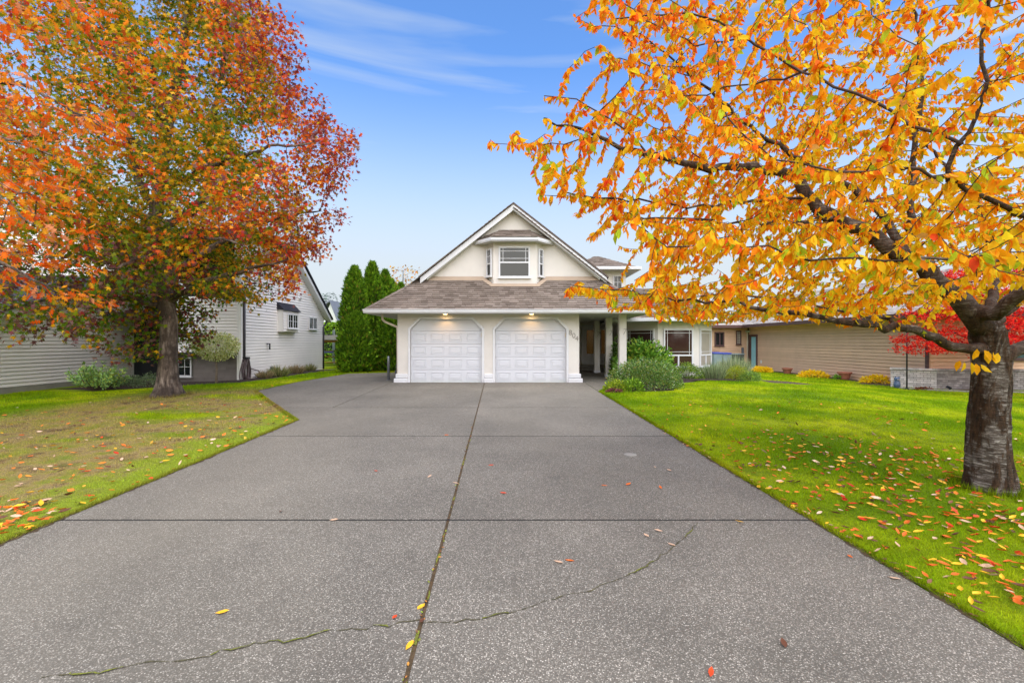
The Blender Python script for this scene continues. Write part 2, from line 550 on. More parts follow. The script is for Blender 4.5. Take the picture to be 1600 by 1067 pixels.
M['brick_dark'] = plain('darker_grey_brick', S(142, 137, 136), 0.85, 0.16, 7, 60, 0.5, 0.006, objvar=0.28)  # darker brick tone for the front-facing run of the wall
M['mortar'] = plain('mortar', S(104, 98, 92), 0.95, 0.1, 8, 60, 0.4)
M['number'] = plain('brushed_number', S(120, 112, 104), 0.4, 0.05, metal=0.3)
M['hose'] = plain('garden_hose', S(92, 78, 80), 0.5, 0.15, 10)
M['slate_blue'] = plain('blue_grey_roof', S(108, 112, 126), 0.8, 0.06, 3)
M['flash'] = plain('tan_flashing', S(166, 146, 126), 0.6, 0.05)
M['bark_gum'] = bark('gum_bark', S(62, 52, 46), S(118, 104, 92), S(160, 146, 132))
M['bark_cherry'] = bark('cherry_bark', S(52, 40, 30), S(104, 94, 86), S(188, 180, 172), True)
M['bark_limb'] = bark('cherry_limb_bark', S(54, 42, 34), S(88, 74, 64), S(140, 128, 116), True)
M['bark_twig'] = plain('twig_bark', S(72, 54, 46), 0.85, 0.2, 12, 40, 0.4, 0.005)
M['bark_grey'] = plain('pale_twig_bark', S(128, 112, 100), 0.85, 0.2, 12, 40, 0.4, 0.005)
M['leaf'] = leafy('autumn_leaf', 0.5, 0.6, spec=0.1)
M['leaf_gum'] = leafy('gum_leaf', 0.42, 0.5, spec=0.2)
M['leaf_green'] = leafy('evergreen_leaf', 0.22, 0.5)
M['needle'] = leafy('conifer_spray', 0.2, 0.7, spec=0.15)
M['litter'] = leafy('leaf_litter', 0.12, 0.55)
M['turf'] = turf('turf_soil', False)
M['blades'] = turf('grass_blades', True)
M['aggregate'] = aggregate('exposed_aggregate')
SH = [S(102, 91, 83), S(114, 103, 94), S(122, 110, 101), S(128, 116, 107), S(116, 105, 96), S(136, 124, 115)]
M['shingle'] = shingle_mat('brown_shingle', SH, False)
M['shingle_s'] = shingle_mat('brown_shingle_field', SH, True)
SG = [S(160, 152, 145), S(178, 169, 161), S(188, 180, 172), S(168, 160, 152)]
M['shingle_g'] = shingle_mat('pale_grey_shingle', SG, True)
SD = [S(58, 58, 66), S(72, 72, 80), S(84, 84, 92)]
M['shingle_d'] = shingle_mat('charcoal_shingle', SD, True)
M['deck'] = plain('roof_deck', S(92, 80, 74), 0.9, 0.1, 3)
M['lamp'] = emit('soffit_lamp', (1.0, 0.62, 0.25, 1), 5.0)
M['lamp_off'] = plain('lamp_lens', S(225, 222, 214), 0.4, 0.02)

# ------------------------------------------------------------------ ground and drive
def axis(lo, hi, step, far):
    a = list(np.arange(lo, hi + 1e-6, step)); d = step
    l, h = [], []
    x = hi
    while x < far: d *= 1.5; x += d; h.append(x)
    d = step; x = lo
    while x > -far: d *= 1.5; x -= d; l.append(x)
    return np.array(l[::-1] + a + h)
gx, gy = axis(-24, 26, 0.5, 900), axis(-6, 40, 0.5, 900)
GX, GY = np.meshgrid(gx, gy)
GV = np.stack([GX, GY, g(GX, GY)], axis=2).reshape(-1, 3)
nx, ny = len(gx), len(gy)
ii, jj = np.meshgrid(np.arange(nx - 1), np.arange(ny - 1))
q0 = (jj * nx + ii).ravel()
GF = np.stack([q0, q0 + 1, q0 + nx + 1, q0 + nx], axis=1)
ground = obj('ground', np_mesh('ground', GV, GF), M['turf'], None, True)
tag(ground, kind='structure')

def xc(y): return -0.52 - 0.030 * (y - 2.2)          # the long joint down the middle
def xr(y): return 2.76 - 0.030 * (y - 2.4)           # right edge of the drive
drive = bpy.data.objects.new('driveway', None); COL.objects.link(drive); tag(drive, kind='structure')
ORIG['driveway'] = np.zeros(3)
TOP = 0.016
def slab(pts):
    cx = sum(p[0] for p in pts) / len(pts); cy = sum(p[1] for p in pts) / len(pts); J = 0.008
    q = []
    for x, y in pts:                                   # pull the corners in: leaves an open joint
        d = math.hypot(x - cx, y - cy); q.append((x - J * (1.4 if x > cx else -1.4) , y - J * (1.5 if y > cy else -1.5)))
    pl = [(x, y, -0.0235 * max(0, 15.1 - y) + TOP) for x, y in q]
    o = MB().prism(pl, (0, 0, -0.09)).build('concrete_slab', M['aggregate'], drive, bevel=0.006)
    return o
J1, J2, J3 = 4.12, 7.40, 10.15
xl = -4.1
slab([(xl, -3), (xc(-3), -3), (xc(J1), J1), (xl, J1)])
slab([(xc(-3), -3), (xr(-3), -3), (xr(J1), J1), (xc(J1), J1)])
slab([(xl, J1), (xc(J1), J1), (xc(J2), J2), (xl, J2)])
slab([(xc(J1), J1), (xr(J1), J1), (xr(J2), J2), (xc(J2), J2)])
slab([(xl, J2), (xc(J2), J2), (xc(J3), J3), (-5.2, J3), (xl, 8.72)])
slab([(xc(J2), J2), (xr(J2), J2), (xr(J3), J3), (xc(J3), J3)])
slab([(-4.0, J3), (xc(J3), J3), (xc(15.1), 15.1), (-4.0, 15.1)])
slab([(xc(J3), J3), (xr(J3), J3), (xr(12.9), 12.9), (2.42, 15.1), (xc(15.1), 15.1)])
slab([(-5.2, J3), (-4.0, J3), (-4.0, 15.1), (-7.15, 15.1), (-7.25, 12.9)])
slab([(-7.15, 15.1), (-3.82, 15.1), (-3.82, 20.4), (-6.9, 19.2)])
slab([(xr(12.9), 12.9), (3.35, 15.1), (2.42, 15.1)])
slab([(2.26, 15.1), (3.35, 15.1), (4.3, 16.6), (4.4, 21.6), (2.26, 21.6)])
# dirt and moss packed in the joints
def strip(pts, w, name, mat, dz, seed, jit=0.5):
    r = random.Random(seed); mb = MB(); L = []
    for a, b_ in zip(pts[:-1], pts[1:]):
        n = max(2, int(math.hypot(b_[0] - a[0], b_[1] - a[1]) / 0.05))
        for i in range(n): L.append((a[0] + (b_[0] - a[0]) * i / n, a[1] + (b_[1] - a[1]) * i / n))
    L.append(pts[-1]); vs = []
    for i, (x, y) in enumerate(L):
        x2, y2 = L[min(i + 1, len(L) - 1)]; x1, y1 = L[max(i - 1, 0)]
        tx, ty = x2 - x1, y2 - y1; l = math.hypot(tx, ty) + 1e-9; nx_, ny_ = -ty / l, tx / l
        ww = w * (1 + jit * r.uniform(-1, 1)) * 0.5; o = w * jit * 0.6 * r.uniform(-1, 1)
        z = -0.0235 * max(0, 15.1 - y) + dz
        vs += [(x + nx_ * (o + ww), y + ny_ * (o + ww), z), (x + nx_ * (o - ww), y + ny_ * (o - ww), z)]
    fs = [(2 * i, 2 * i + 1, 2 * i + 3, 2 * i + 2) for i in range(len(L) - 1)]
    return mb.add(vs, fs).build(name, mat, drive)
strip([(xc(-2.9), -2.9), (xc(15), 15)], 0.05, 'joint_dirt', M['soil'], TOP - .004, 1, 0.1)
for yj, a, b_ in ((J1, xl, xr(J1)), (J2, xl, xr(J2)), (J3, -5.2, xr(J3))):
    strip([(a, yj), (b_, yj)], 0.04, 'joint_dirt', M['dirt_dark'], TOP - .002, int(yj * 10), 0.1)
def gpt(px, py):
    Y = F_PX * (CAM_Z + 0.0235 * 15.1) / (py - (533.5 - F_PX * 0.0235))
    return ((px - 800) / F_PX * Y, Y)
crack_px = [(60, 1066), (140, 1058), (200, 1046), (330, 1027), (400, 1012), (440, 1008), (520, 990), (560, 985), (600, 983), (652, 975), (700, 979), (730, 974), (780, 965), (850, 945),
            (920, 926), (985, 903), (1015, 884), (1040, 868), (1062, 850), (1078, 836), (1090, 820)]
cpts = [gpt(*p) for p in crack_px]
fine_c = []
rr = random.Random(5)
for a, b_ in zip(cpts[:-1], cpts[1:]):
    for k in range(4):
        fine_c.append((a[0] + (b_[0] - a[0]) * k / 4 + rr.uniform(-.018, .018), a[1] + (b_[1] - a[1]) * k / 4 + rr.uniform(-.018, .018)))
fine_c.append(cpts[-1])
strip(fine_c, 0.007, 'crack', M['crack'], TOP + 0.004, 9, 0.8)
for i0, i1 in ((2, 9), (12, 17), (18, 25), (30, 34), (46, 50), (60, 66), (74, 78)):
    strip(fine_c[i0:i1], 0.007, 'moss', M['moss'], TOP + 0.008, i0, 0.9)
for y0, y1 in ((2.48, 2.6), (2.9, 3.0), (3.35, 3.5), (3.75, 3.85), (4.6, 4.7), (5.8, 6.0)):
    strip([(xc(y0), y0), (xc(y1), y1)], 0.012, 'moss', M['moss'], TOP - .001, int(y0 * 100), 0.9)
cx, cy = gpt(985, 712)
MB().lathe((cx, cy, -0.0235 * (15.1 - cy) + TOP), [(0.088, -0.01), (0.088, 0.003), (0.08, 0.006), (0.0, 0.006)], 24).build('clean_out_cap', M['concrete'], drive)

# soil showing along the cut edges of the lawn
for k_, pts in enumerate(([(xr(-2), -2), (xr(12.8), 12.8)], [(xl, -2), (xl, 8.7), (-5.2, 10.15), (-7.25, 12.9), (-7.15, 15.1), (-6.9, 19.2)])):
    strip(pts, 0.055, 'edge_soil', M['soil'], TOP + .003, 40 + k_, 0.75)

def bed(name, pts, mat, label=None, h=0.03):
    """a planting bed: a low crowned sheet over the lawn"""
    c = np.mean(pts, axis=0); vs = [(c[0], c[1], gz(*c) + h + 0.03)]; n = len(pts); rings = 3
    for k in range(1, rings + 1):
        for x, y in pts:
            t = k / rings; X = c[0] + (x - c[0]) * t; Y = c[1] + (y - c[1]) * t
            vs.append((X, Y, gz(X, Y) + (h + 0.02 * random.random() if k < rings else -0.02)))
    fs = [(0, 1 + i, 1 + (i + 1) % n) for i in range(n)]
    for k in range(rings - 1):
        for i in range(n):
            a = 1 + k * n; fs.append((a + i, a + n + i, a + n + (i + 1) % n, a + (i + 1) % n))
    o = MB().add(vs, fs).build(name, mat); tag(o, kind='structure'); return o
bed('mulch_bed', [(-15.2, 14.2), (-13.4, 13.9), (-12.0, 14.5), (-10.6, 15.2), (-9.2, 15.4), (-8.9, 17), (-8.8, 20), (-8.4, 23.2), (-9.9, 24), (-9.95, 16.4), (-12.6, 16.6), (-14.9, 18)], M['mulch'])
bed('planting_bed', [(2.75, 12.75), (3.6, 12.7), (4.6, 12.9), (5.2, 14.6), (6.6, 15.7), (8.6, 15.9), (9.2, 17.5), (7.2, 18.4), (4.4, 18.0), (3.95, 16.2), (3.1, 14.4)], M['mulch'])
bed('bare_soil', [(8.8, 15.6), (9.8, 15.7), (11.2, 16.6), (10.6, 17.6), (9.2, 17.2)], M['soil'], h=0.012)
bed('bare_soil', [(14.6, 19.5), (15.6, 17.9), (17.4, 16.3), (19.0, 15.9), (19.4, 18.2), (16.2, 19.2), (16.2, 30.5), (15.7, 30.5), (15.6, 20)], M['soil'], h=0.012)
# ------------------------------------------------------------------ building pieces
def shingles(P0, U, V, rows, lo, hi, exp=0.14, tab=0.28, thick=0.022, rng=None):
    """tabs over a roof plane: P0 + u*U + v*V (unit vectors); lo/hi(v) give the run of each course. Returns hexahedra"""
    rng = rng or random.Random(3)
    U = np.array(U, float); V = np.array(V, float); U /= np.linalg.norm(U); V /= np.linalg.norm(V)
    Nn = np.cross(U, V); P0 = np.array(P0, float)
    if Nn[2] < 0: Nn = -Nn
    out = []
    for k in range(rows):
        v0 = k * exp; v1 = v0 + exp * 1.25
        a, b_ = lo(v0), hi(v0); a2, b2 = lo(min(v1, rows * exp)), hi(min(v1, rows * exp))
        u = a - rng.uniform(0, tab)
        while u < b_:
            w = tab * rng.uniform(0.55, 1.35); u0, u1 = max(u, a), min(u + w - 0.006, b_)
            if u1 - u0 > 0.03:
                t0, t1 = max(u0, a2), min(u1, b2)
                if t1 - t0 > 0.01:
                    h = thick * rng.uniform(0.7, 1.35); lift = 0.006
                    B = [P0 + U * u0 + V * v0, P0 + U * u1 + V * v0, P0 + U * t1 + V * v1, P0 + U * t0 + V * v1]
                    out.append([B[0] + Nn * lift, B[1] + Nn * lift, B[2] + Nn * 0.001, B[3] + Nn * 0.001,
                                B[0] + Nn * (lift + h), B[1] + Nn * (lift + h), B[2] + Nn * 0.006, B[3] + Nn * 0.006])
            u += w
    return out

HEXF = np.array([(3, 2, 1, 0), (4, 5, 6, 7), (0, 1, 5, 4), (1, 2, 6, 5), (2, 3, 7, 6), (3, 0, 4, 7)])
def hex_field(name, hx, mat, parent):
    V = np.array(hx).reshape(-1, 3) - origin(parent)
    Fs = (np.arange(len(hx))[:, None, None] * 8 + HEXF[None]).reshape(-1, 4)
    c = np.repeat(RNG.random((len(hx), 1)), 8, axis=0).reshape(-1, 1)
    me = np_mesh(name, V, Fs, np.repeat(c, 3, axis=1)); me.shade_flat()
    o = obj(name, me, mat, parent)
    o['kind'] = 'stuff'
    return o
def hex_parts(name, hx, mat, parent, bevel=0):
    for h in hx: MB().hexa(h).build(name, mat, parent, bevel=bevel)

def siding(parent, P, outline, z0, z1, e, mat, name='siding_board', proud=0.034):
    """lapped boards on wall plane P; outline(z) -> (u0, u1)"""
    k = 0; z = z0
    while z < z1 - 0.01:
        zt = min(z + e, z1); a0, b0 = outline(z); a1, b1 = outline(zt)
        if b0 - a0 > 0.03:
            if b1 - a1 < 0.01: a1 = b1 = (a1 + b1) / 2; b1 += 0.005
            t = proud; zc = max(zt - .017, z + .01)          # open shadow line under the next board
            pts = [P.p(a0, z, t), P.p(b0, z, t), P.p(b0, z, -0.01), P.p(a0, z, -0.01),
                   P.p(a1, zc, 0.012), P.p(b1, zc, 0.012), P.p(b1, zc, -0.01), P.p(a1, zc, -0.01)]
            MB().hexa(pts).build(name, mat, parent)
        z = zt; k += 1

def window(parent, P, u0, u1, z0, z1, glass=None, fw=0.06, mull=(), rails=(), grid=(), base=0.0, frame=None, sill=True, depth=0.05, gw=0.016):
    """window part: frame with its panes; mull = uprights (u), rails = (z) bars, grid = thin bars (u0,u1,z0,z1)"""
    frame = frame or M['white']; glass = glass or M['glass']
    f = MB()
    f.obox(P, u0, u1, base, base + depth, z0, z0 + fw).obox(P, u0, u1, base, base + depth, z1 - fw, z1)
    f.obox(P, u0, u0 + fw, base, base + depth - 0.002, z0 + fw, z1 - fw).obox(P, u1 - fw, u1, base, base + depth - 0.002, z0 + fw, z1 - fw)
    w = f.build('window', frame, parent, bevel=0.005)
    for m_, a, b_ in mull:
        MB().obox(P, m_ - fw * 0.45, m_ + fw * 0.45, base, base + depth - 0.004, a, b_).build('mullion', frame, w)
    for r_ in rails:
        MB().obox(P, u0 + fw, u1 - fw, base, base + depth - 0.006, r_ - fw * 0.45, r_ + fw * 0.45).build('rail', frame, w)
    if grid:
        gmb = MB()
        for i, (a, b_, c, d) in enumerate(grid):
            if a == b_: gmb.obox(P, a - gw / 2, a + gw / 2, base + 0.020, base + 0.031, c, d)
            else: gmb.obox(P, a, b_, base + 0.020, base + 0.030, c - gw / 2, c + gw / 2)
        gmb.build('glazing_bars', frame, w)
    # the panes between the bars
    us = [u0 + fw * 0.6] + [m_ for m_, a, b_ in mull if a <= z0 + fw and b_ >= z1 - fw] + [u1 - fw * 0.6]
    zs = [z0 + fw * 0.6] + sorted(rails) + [z1 - fw * 0.6]
    for a, b_ in zip(us[:-1], us[1:]):
        for c, d in zip(zs[:-1], zs[1:]):
            MB().obox(P, a + 0.001, b_ - 0.001, base + 0.008, base + 0.020, c + 0.001, d - 0.001).build('pane', glass, w)
    if sill:
        MB().obox(P, u0 - 0.03, u1 + 0.03, base, base + depth + 0.035, z0 - 0.035, z0 - 0.001).build('sill', frame, w, bevel=0.004)
    return w

def perim(u0, u1, z0, z1, d):
    return [(u0 + d, u0 + d, z0, z1), (u1 - d, u1 - d, z0, z1), (u0, u1, z0 + d, z0 + d), (u0, u1, z1 - d, z1 - d)]
def lattice(u0, u1, z0, z1, nu, nz_):
    return [(u0 + (u1 - u0) * i / nu,) * 2 + (z0, z1) for i in range(1, nu)] + [(u0, u1) + (z0 + (z1 - z0) * i / nz_,) * 2 for i in range(1, nz_)]

# ------------------------------------------------------------------ the cream house with the double garage
house = empty('house', (0, 15.1, 0), 'cream stucco house with two white garage doors and brown shingle roof', 'house')
FY = 15.1
WZ = 2.27                                   # soffit height
PF = Pl(0, FY, 1, 0)                        # garage front, u = x
GL, GR = -3.80, 2.23
doors = [(-3.37, -1.0), (-0.56, 1.80)]
w = MB()
D0, D1, ZT, CH = 0.0, -0.30, 2.11, 0.34
w.box(GL, doors[0][0], FY, FY + .3, 0, WZ).box(doors[0][1], doors[1][0], FY, FY + .3, 0, WZ).box(doors[1][1], GR, FY, FY + .3, 0, WZ)
for a, b_ in doors:
    w.box(a, b_, FY, FY + .3, ZT, WZ)
    for s, e in ((a, 1), (b_, -1)):
        w.oprism(PF, [(s, ZT), (s + e * CH, ZT), (s, ZT - CH)][::e], -0.3, -0.001)
w.box(GL, GL + .2, FY + .3, 26, 0, WZ).box(GR - .2, GR, FY + .3, 21.8, 0, WZ)
w.build('garage_wall', M['stucco'], house)
# fluted-look column bases
for a, b_, so in ((GL, doors[0][0] - .08, (-.1, 0)), (doors[0][1] + .08, doors[1][0] - .08, (0, 0)), (doors[1][1] + .08, GR, (0, .1))):
    w = MB()
    l, r = so
    w.box(a + l * .5 - .005, b_ + r * .5 + .005, FY - .05, FY + .32 * (l or r or 0) + .02, .16, .30)
    w.box(a + l - .008, b_ + r + .008, FY - .09, FY + .02 + .32 * abs(l + r), 0.001, .15)
    w.build('column_base', M['white'], house, bevel=0.02)
for a, b_ in doors:                         # chamfered casing round each opening
    w = MB(); t = 0.075
    outl = [(a - t, 0), (a - t, ZT - CH + .04), (a + CH - .04, ZT + t), (b_ - CH + .04, ZT + t), (b_ + t, ZT - CH + .04), (b_ + t, 0)]
    inl = [(a, 0), (a, ZT - CH), (a + CH, ZT), (b_ - CH, ZT), (b_, ZT - CH), (b_, 0)]
    # clamp under the soffit
    outl = [(u, min(z, WZ - .004)) for u, z in outl]
    for i in range(5):
        w.oprism(PF, [outl[i], outl[i + 1], inl[i + 1], inl[i]], -0.05, 0.028)
    w.build('door_casing', M['white'], house, bevel=0.006)
    d = MB(); dn = -0.08
    hs = 2.15 / 5
    for k in range(5):
        d.obox(PF, a - .02, b_ + .02, dn - .05, dn, 0.004 + k * hs, (k + 1) * hs - .003)
    d.obox(PF, a - .02, b_ + .02, dn - .06, dn - .052, 0.004, 2.15)
    door = d.build('garage_door', M['door_white'], house, bevel=0.004)
    wd = (b_ - a) / 4
    for k in range(4):
        for j in range(4):
            u0, u1, z0, z1 = a + j * wd + .08, a + (j + 1) * wd - .08, k * hs + .08, (k + 1) * hs - .085
            p = MB(); rim = .022
            # a sunk moulding round a raised field
            p.obox(PF, u0, u1, dn - .004, dn + .014, z0, z0 + rim).obox(PF, u0, u1, dn - .004, dn + .014, z1 - rim, z1)
            p.obox(PF, u0, u0 + rim, dn - .004, dn + .014, z0 + rim, z1 - rim).obox(PF, u1 - rim, u1, dn - .004, dn + .014, z0 + rim, z1 - rim)
            p.obox(PF, u0 + .055, u1 - .055, dn - .004, dn + .014, z0 + .055, z1 - .055)
            p.build('panel', M['door_white'], door, bevel=0.007)
    MB().obox(PF, b_ - .035, b_ - .004, -0.078, -0.05, 1.52, 1.66).build('lock_plate', M['cream_pipe'], door)
# soffit, fascia, gutter
EY, EL, ER = 14.5, -4.69, 4.59
MB().box(EL + .04, ER - .04, EY + .02, FY - .0, WZ, WZ + .03).box(EL + .04, GL, FY, 26, WZ, WZ + .03).box(GR, ER - .04, FY, 22, WZ, WZ + .03).build('soffit', M['soffit'], house)
gut = MB()
prof = [(0.0, 0.0), (-.075, 0.0), (-.105, .045), (-.105, .095), (-.125, .105), (-.125, .125), (0.0, .125)]
gut.prism([(EL, EY + y_, WZ - .005 + z_) for y_, z_ in prof], (ER - EL, 0, 0))
gut.prism([(EL + y_ + .06, EY - .06, WZ - .005 + z_) for y_, z_ in prof], (0, 11, 0))
gut.build('gutter', M['white'], house, bevel=0.004)
# downpipe at the left corner
MB().tube([(-4.28, 15.02, WZ + .02), (-4.28, 15.03, 2.10), (-4.20, 15.05, 2.02), (-3.86, 15.25, 1.86), (-3.84, 15.28, 1.75), (-3.84, 15.28, .1)], .038, 10).build('downpipe', M['cream_pipe'], house, True)
# roof: front slope with 45 degree hips, then the big gable
RS = 0.79; RZ0 = WZ + .12
AX = 0.05
RID = RZ0 + RS * (AX - EL)
TY = 16.0
dT = TY - EY
deck = MB()
deck.add([(EL, EY, RZ0), (ER, EY, RZ0), (ER - dT, TY, RZ0 + RS * dT), (EL + dT, TY, RZ0 + RS * dT)], [(0, 1, 2, 3)])
deck.prism([(EL, EY, RZ0), (EL + dT, TY, RZ0 + RS * dT), (AX, TY, RID), (AX, 26, RID), (EL, 26, RZ0)], (0, 0, -.05))
deck.prism([(ER, EY, RZ0), (ER, 26, RZ0), (AX, 26, RID), (AX, TY, RID), (ER - dT, TY, RZ0 + RS * dT)], (0, 0, -.05))
roof = deck.build('roof', M['deck'], house)
sl = math.hypot(1, RS)
hx = shingles((0, EY - .03, RZ0 - .01), (1, 0, 0), (0, 1, RS), 16, lambda v: EL + v / sl, lambda v: ER - v / sl, exp=(dT + .03) * sl / 16, tab=.25, rng=random.Random(8))
# tabs under the bay window walls stay
hex_parts('shingle', hx[:300], M['shingle'], roof)
hex_field('shingle_field', hx[300:], M['shingle_s'], roof)
# hip caps
for ex, sx in ((EL, 1), (ER, -1)):
    for k in range(9):
        a = k * .166; p0 = np.array([ex + sx * a, EY + a, RZ0 + RS * a]); d_ = np.array([sx, 1, RS]); n_ = d_ / np.linalg.norm(d_)
        p1 = p0 + d_ * .20; side = np.array([.10 * sx * -1, 0.10, 0]); up = np.array([0, 0, .045]); 
        o1 = np.array([-.11 * sx, .05, -.03]); o2 = np.array([.07 * sx, -.09, -.02])
        MB().add([p0 + o1, p0 + up, p0 + o2, p1 + o1, p1 + up * .6, p1 + o2, p0 + o1 - up * .5, p0 + o2 - up * .5],
                 [(0, 1, 4, 3), (1, 2, 5, 4), (0, 6, 7, 2, 1)]).build('hip_cap', M['shingle'], roof)
# flank shingles (seen only from the side)
for ex, s in ((EL, 1), (ER, -1)):
    L_ = (AX - EL if s > 0 else ER - AX)
    hx = shingles((ex, 15.6, RZ0), (0, 1, 0), (s, 0, RS), int(L_ * sl / .16), lambda v: v * 0 + (max(0, 0.0)), lambda v: 10.3, exp=.16, tab=.45, rng=random.Random(4))
    hex_field('shingle_field', hx, M['shingle_s'], roof)
# gable wall
GY_ = 16.0
zb = RZ0 + RS * (GY_ - EY)
hw = (RID - .10 - zb) / RS
MB().prism([(AX - hw, GY_, zb - .03), (AX + hw, GY_, zb - .03), (AX, GY_, RID - .10)], (0, .2, 0)).build('gable_wall', M['stucco'], house)
w = MB()
for xa, xb in ((AX - hw - .08, -1.0), (1.18, AX + hw + .08)):
    w.prism([(xa, GY_ - .15, zb - RS * .15 + .03), (xa, GY_ - .15, zb - RS * .15 + .055), (xa, GY_ - .012, zb + .075), (xa, GY_ - .012, zb - .02)], (xb - xa, 0, 0))
    w.build('flashing', M['flash'], house); w = MB()
# barge boards and the dark shingle edge over them
BY = 15.70
for s in (-1, 1):
    xe = AX + s * 3.22; ze = RID - RS * 3.22
    MB().prism([(xe, BY, ze - .22), (AX, BY, RID - .23), (AX, BY, RID - .03), (xe - s * .0, BY, ze - .02)], (0, .05, 0)).build('barge_board', M['white'], house)
    MB().prism([(xe - s * .22, BY + .052, ze - .20 + .1), (AX, BY + .052, RID - .23 + .04), (AX, BY + .052, RID - .05), (xe - s * .22, BY + .052, ze + .12)], (0, .30, 0)).build('rake_soffit', M['soffit'], house)
    MB().prism([(xe + s * .06, BY - .03, ze - .045), (AX, BY - .03, RID - .028), (AX, BY - .03, RID + .035), (xe + s * .06, BY - .03, ze + .02)], (0, .45, 0)).build('roof_edge', M['deck'], roof)
# bay window in the gable
BYF = 15.65; bx0, bx1, sx0, sx1 = -0.64, 0.84, -0.92, 1.10
zB = RZ0 + RS * (BYF - EY) - .03
MB().add([(sx0, GY_ + .05, zB), (bx0, BYF, zB), (bx1, BYF, zB), (sx1, GY_ + .05, zB), (sx0, GY_ + .05, 4.80), (bx0, BYF, 4.80), (bx1, BYF, 4.80), (sx1, GY_ + .05, 4.80)],
         [(0, 1, 5, 4), (1, 2, 6, 5), (2, 3, 7, 6), (4, 5, 6, 7), (3, 2, 1, 0), (0, 4, 7, 3)]).build('bay_wall', M['stucco'], house)
# flashing band where the bay meets the shingles
zf = lambda y: RZ0 + RS * (y - EY)
w = MB()
pts = [(sx0 - .05, GY_ - .04), (bx0 - .02, BYF - .02), (bx1 + .02, BYF - .02), (sx1 + .05, GY_ - .04)]
outp = [(sx0 - .2, GY_ - .07), (bx0 - .08, BYF - .13), (bx1 + .08, BYF - .13), (sx1 + .2, GY_ - .07)]
for i in range(3):
    w.add([(*outp[i], zf(outp[i][1]) + .052), (*outp[i + 1], zf(outp[i + 1][1]) + .052), (*pts[i + 1], zf(pts[i + 1][1]) + .075), (*pts[i], zf(pts[i][1]) + .075)], [(0, 1, 2, 3)])
w.build('bay_flashing', M['flash'], house)
PB = Pl(bx0, BYF, 1, 0)
u0, u1 = 0.18, 1.26
window(house, PB, u0, u1, 3.56, 4.63, fw=.055, rails=(4.08,), grid=perim(u0 + .04, u1 - .04, 4.11, 4.58, .11))
for P_, L_ in ((Pl(sx0, GY_, bx0 - sx0, BYF - GY_), math.hypot(bx0 - sx0, BYF - GY_)), (Pl(bx1, BYF, sx1 - bx1, GY_ - BYF), math.hypot(sx1 - bx1, BYF - GY_))):
    window(house, P_, .10, L_ - .07, 3.62, 4.58, fw=.045, rails=(4.06,), grid=lattice(.14, L_ - .11, 4.09, 4.55, 2, 2), base=0.012)
# little hipped roof over the bay
fz0, fz1 = 4.75, 4.87
fp = [(-1.36, GY_ - .02), (-0.72, 15.27), (0.87, 15.27), (1.50, GY_ - .02)]
w = MB()
for i in range(3):
    a, b_ = np.array(fp[i]), np.array(fp[i + 1]); t = (b_ - a) / np.linalg.norm(b_ - a); n_ = np.array([t[1], -t[0]])
    e0 = .0; q = [(*(a), fz0), (*(b_), fz0), (*(b_), fz1), (*(a), fz1)]
    w.prism(q, (-n_[0] * .05, -n_[1] * .05, 0))
w.build('bay_fascia', M['white'], house)
MB().prism([(*p, fz0 + .012) for p in fp], (0, 0, .02)).build('bay_soffit', M['soffit'], house)
tp = [(-0.44, GY_ - .002, 5.27), (0.62, GY_ - .002, 5.27)]
bro = MB().add([(*fp[0], fz1), (*fp[1], fz1), (*fp[2], fz1), (*fp[3], fz1), tp[0], tp[1]], [(0, 1, 4), (1, 2, 5, 4), (2, 3, 5)]).build('bay_roof', M['deck'], house)
V_ = np.array([0, GY_ - 15.27, 5.27 - fz1]); ln = np.linalg.norm(V_)
hx = shingles((0, 15.25, fz1), (1, 0, 0), V_, 6, lambda v: -.72 + v / ln * .28, lambda v: .87 - v / ln * .25, exp=ln / 6, tab=.25, rng=random.Random(2))
for a, b_, t in ((fp[0], fp[1], tp[0]), (fp[2], fp[3], tp[1])):
    A, B, T = np.array((*a, fz1)), np.array((*b_, fz1)), np.array(t); U_ = B - A; lu = np.linalg.norm(U_); U_ /= lu
    c_ = (T - A) @ U_; Vv = T - A - U_ * c_; lv = np.linalg.norm(Vv)
    hx += shingles(A, U_, Vv, 5, lambda v: c_ * v / lv, lambda v: lu + (c_ - lu) * v / lv, exp=lv / 5, tab=.25, rng=random.Random(6))
hex_field('shingle_field', hx, M['shingle_s'], bro)
# porch: posts, floor step, entry wall, doors
for py_, hgt in ((15.3, WZ), (17.45, WZ), (19.9, WZ)):
    post = MB().box(3.585, 3.825, py_ - .115, py_ + .115, 0.001, hgt).build('porch_post', M['stucco'], house, bevel=0.01)
    MB().box(3.565, 3.845, py_ - .135, py_ + .135, 0.001, .12).build('post_foot', M['white'], post, bevel=0.01)
    # scrolled iron mark on the post face
    X0 = 3.70; Z0 = 1.70; Yf = py_ - .118
    MB().tube([(X0 + .02, Yf, Z0 + .07), (X0 + .05, Yf, Z0 + .09), (X0 + .09, Yf, Z0 + .085), (X0 + .115, Yf, Z0 + .10), (X0 + .10, Yf, Z0 + .05), (X0 + .06, Yf, Z0 - .03), (X0 + .03, Yf, Z0 - .08), (X0 + .015, Yf, Z0 - .10)],
              .008, 6).build('numeral', M['number'], post)
BW = 22.0
MB().box(2.23, 6.2, BW, BW + .2, 0, WZ).box(4.60, 4.75, 18.65, BW, 0, WZ).build('entry_wall', M['stucco'], house)
MB().box(2.26, 4.59, 21.3, BW - .01, .0, .12).box(2.26, 4.59, 21.62, BW - .01, .121, .25).build('entry_step', M['concrete'], house, bevel=0.01)
PE = Pl(0, BW, 1, 0)
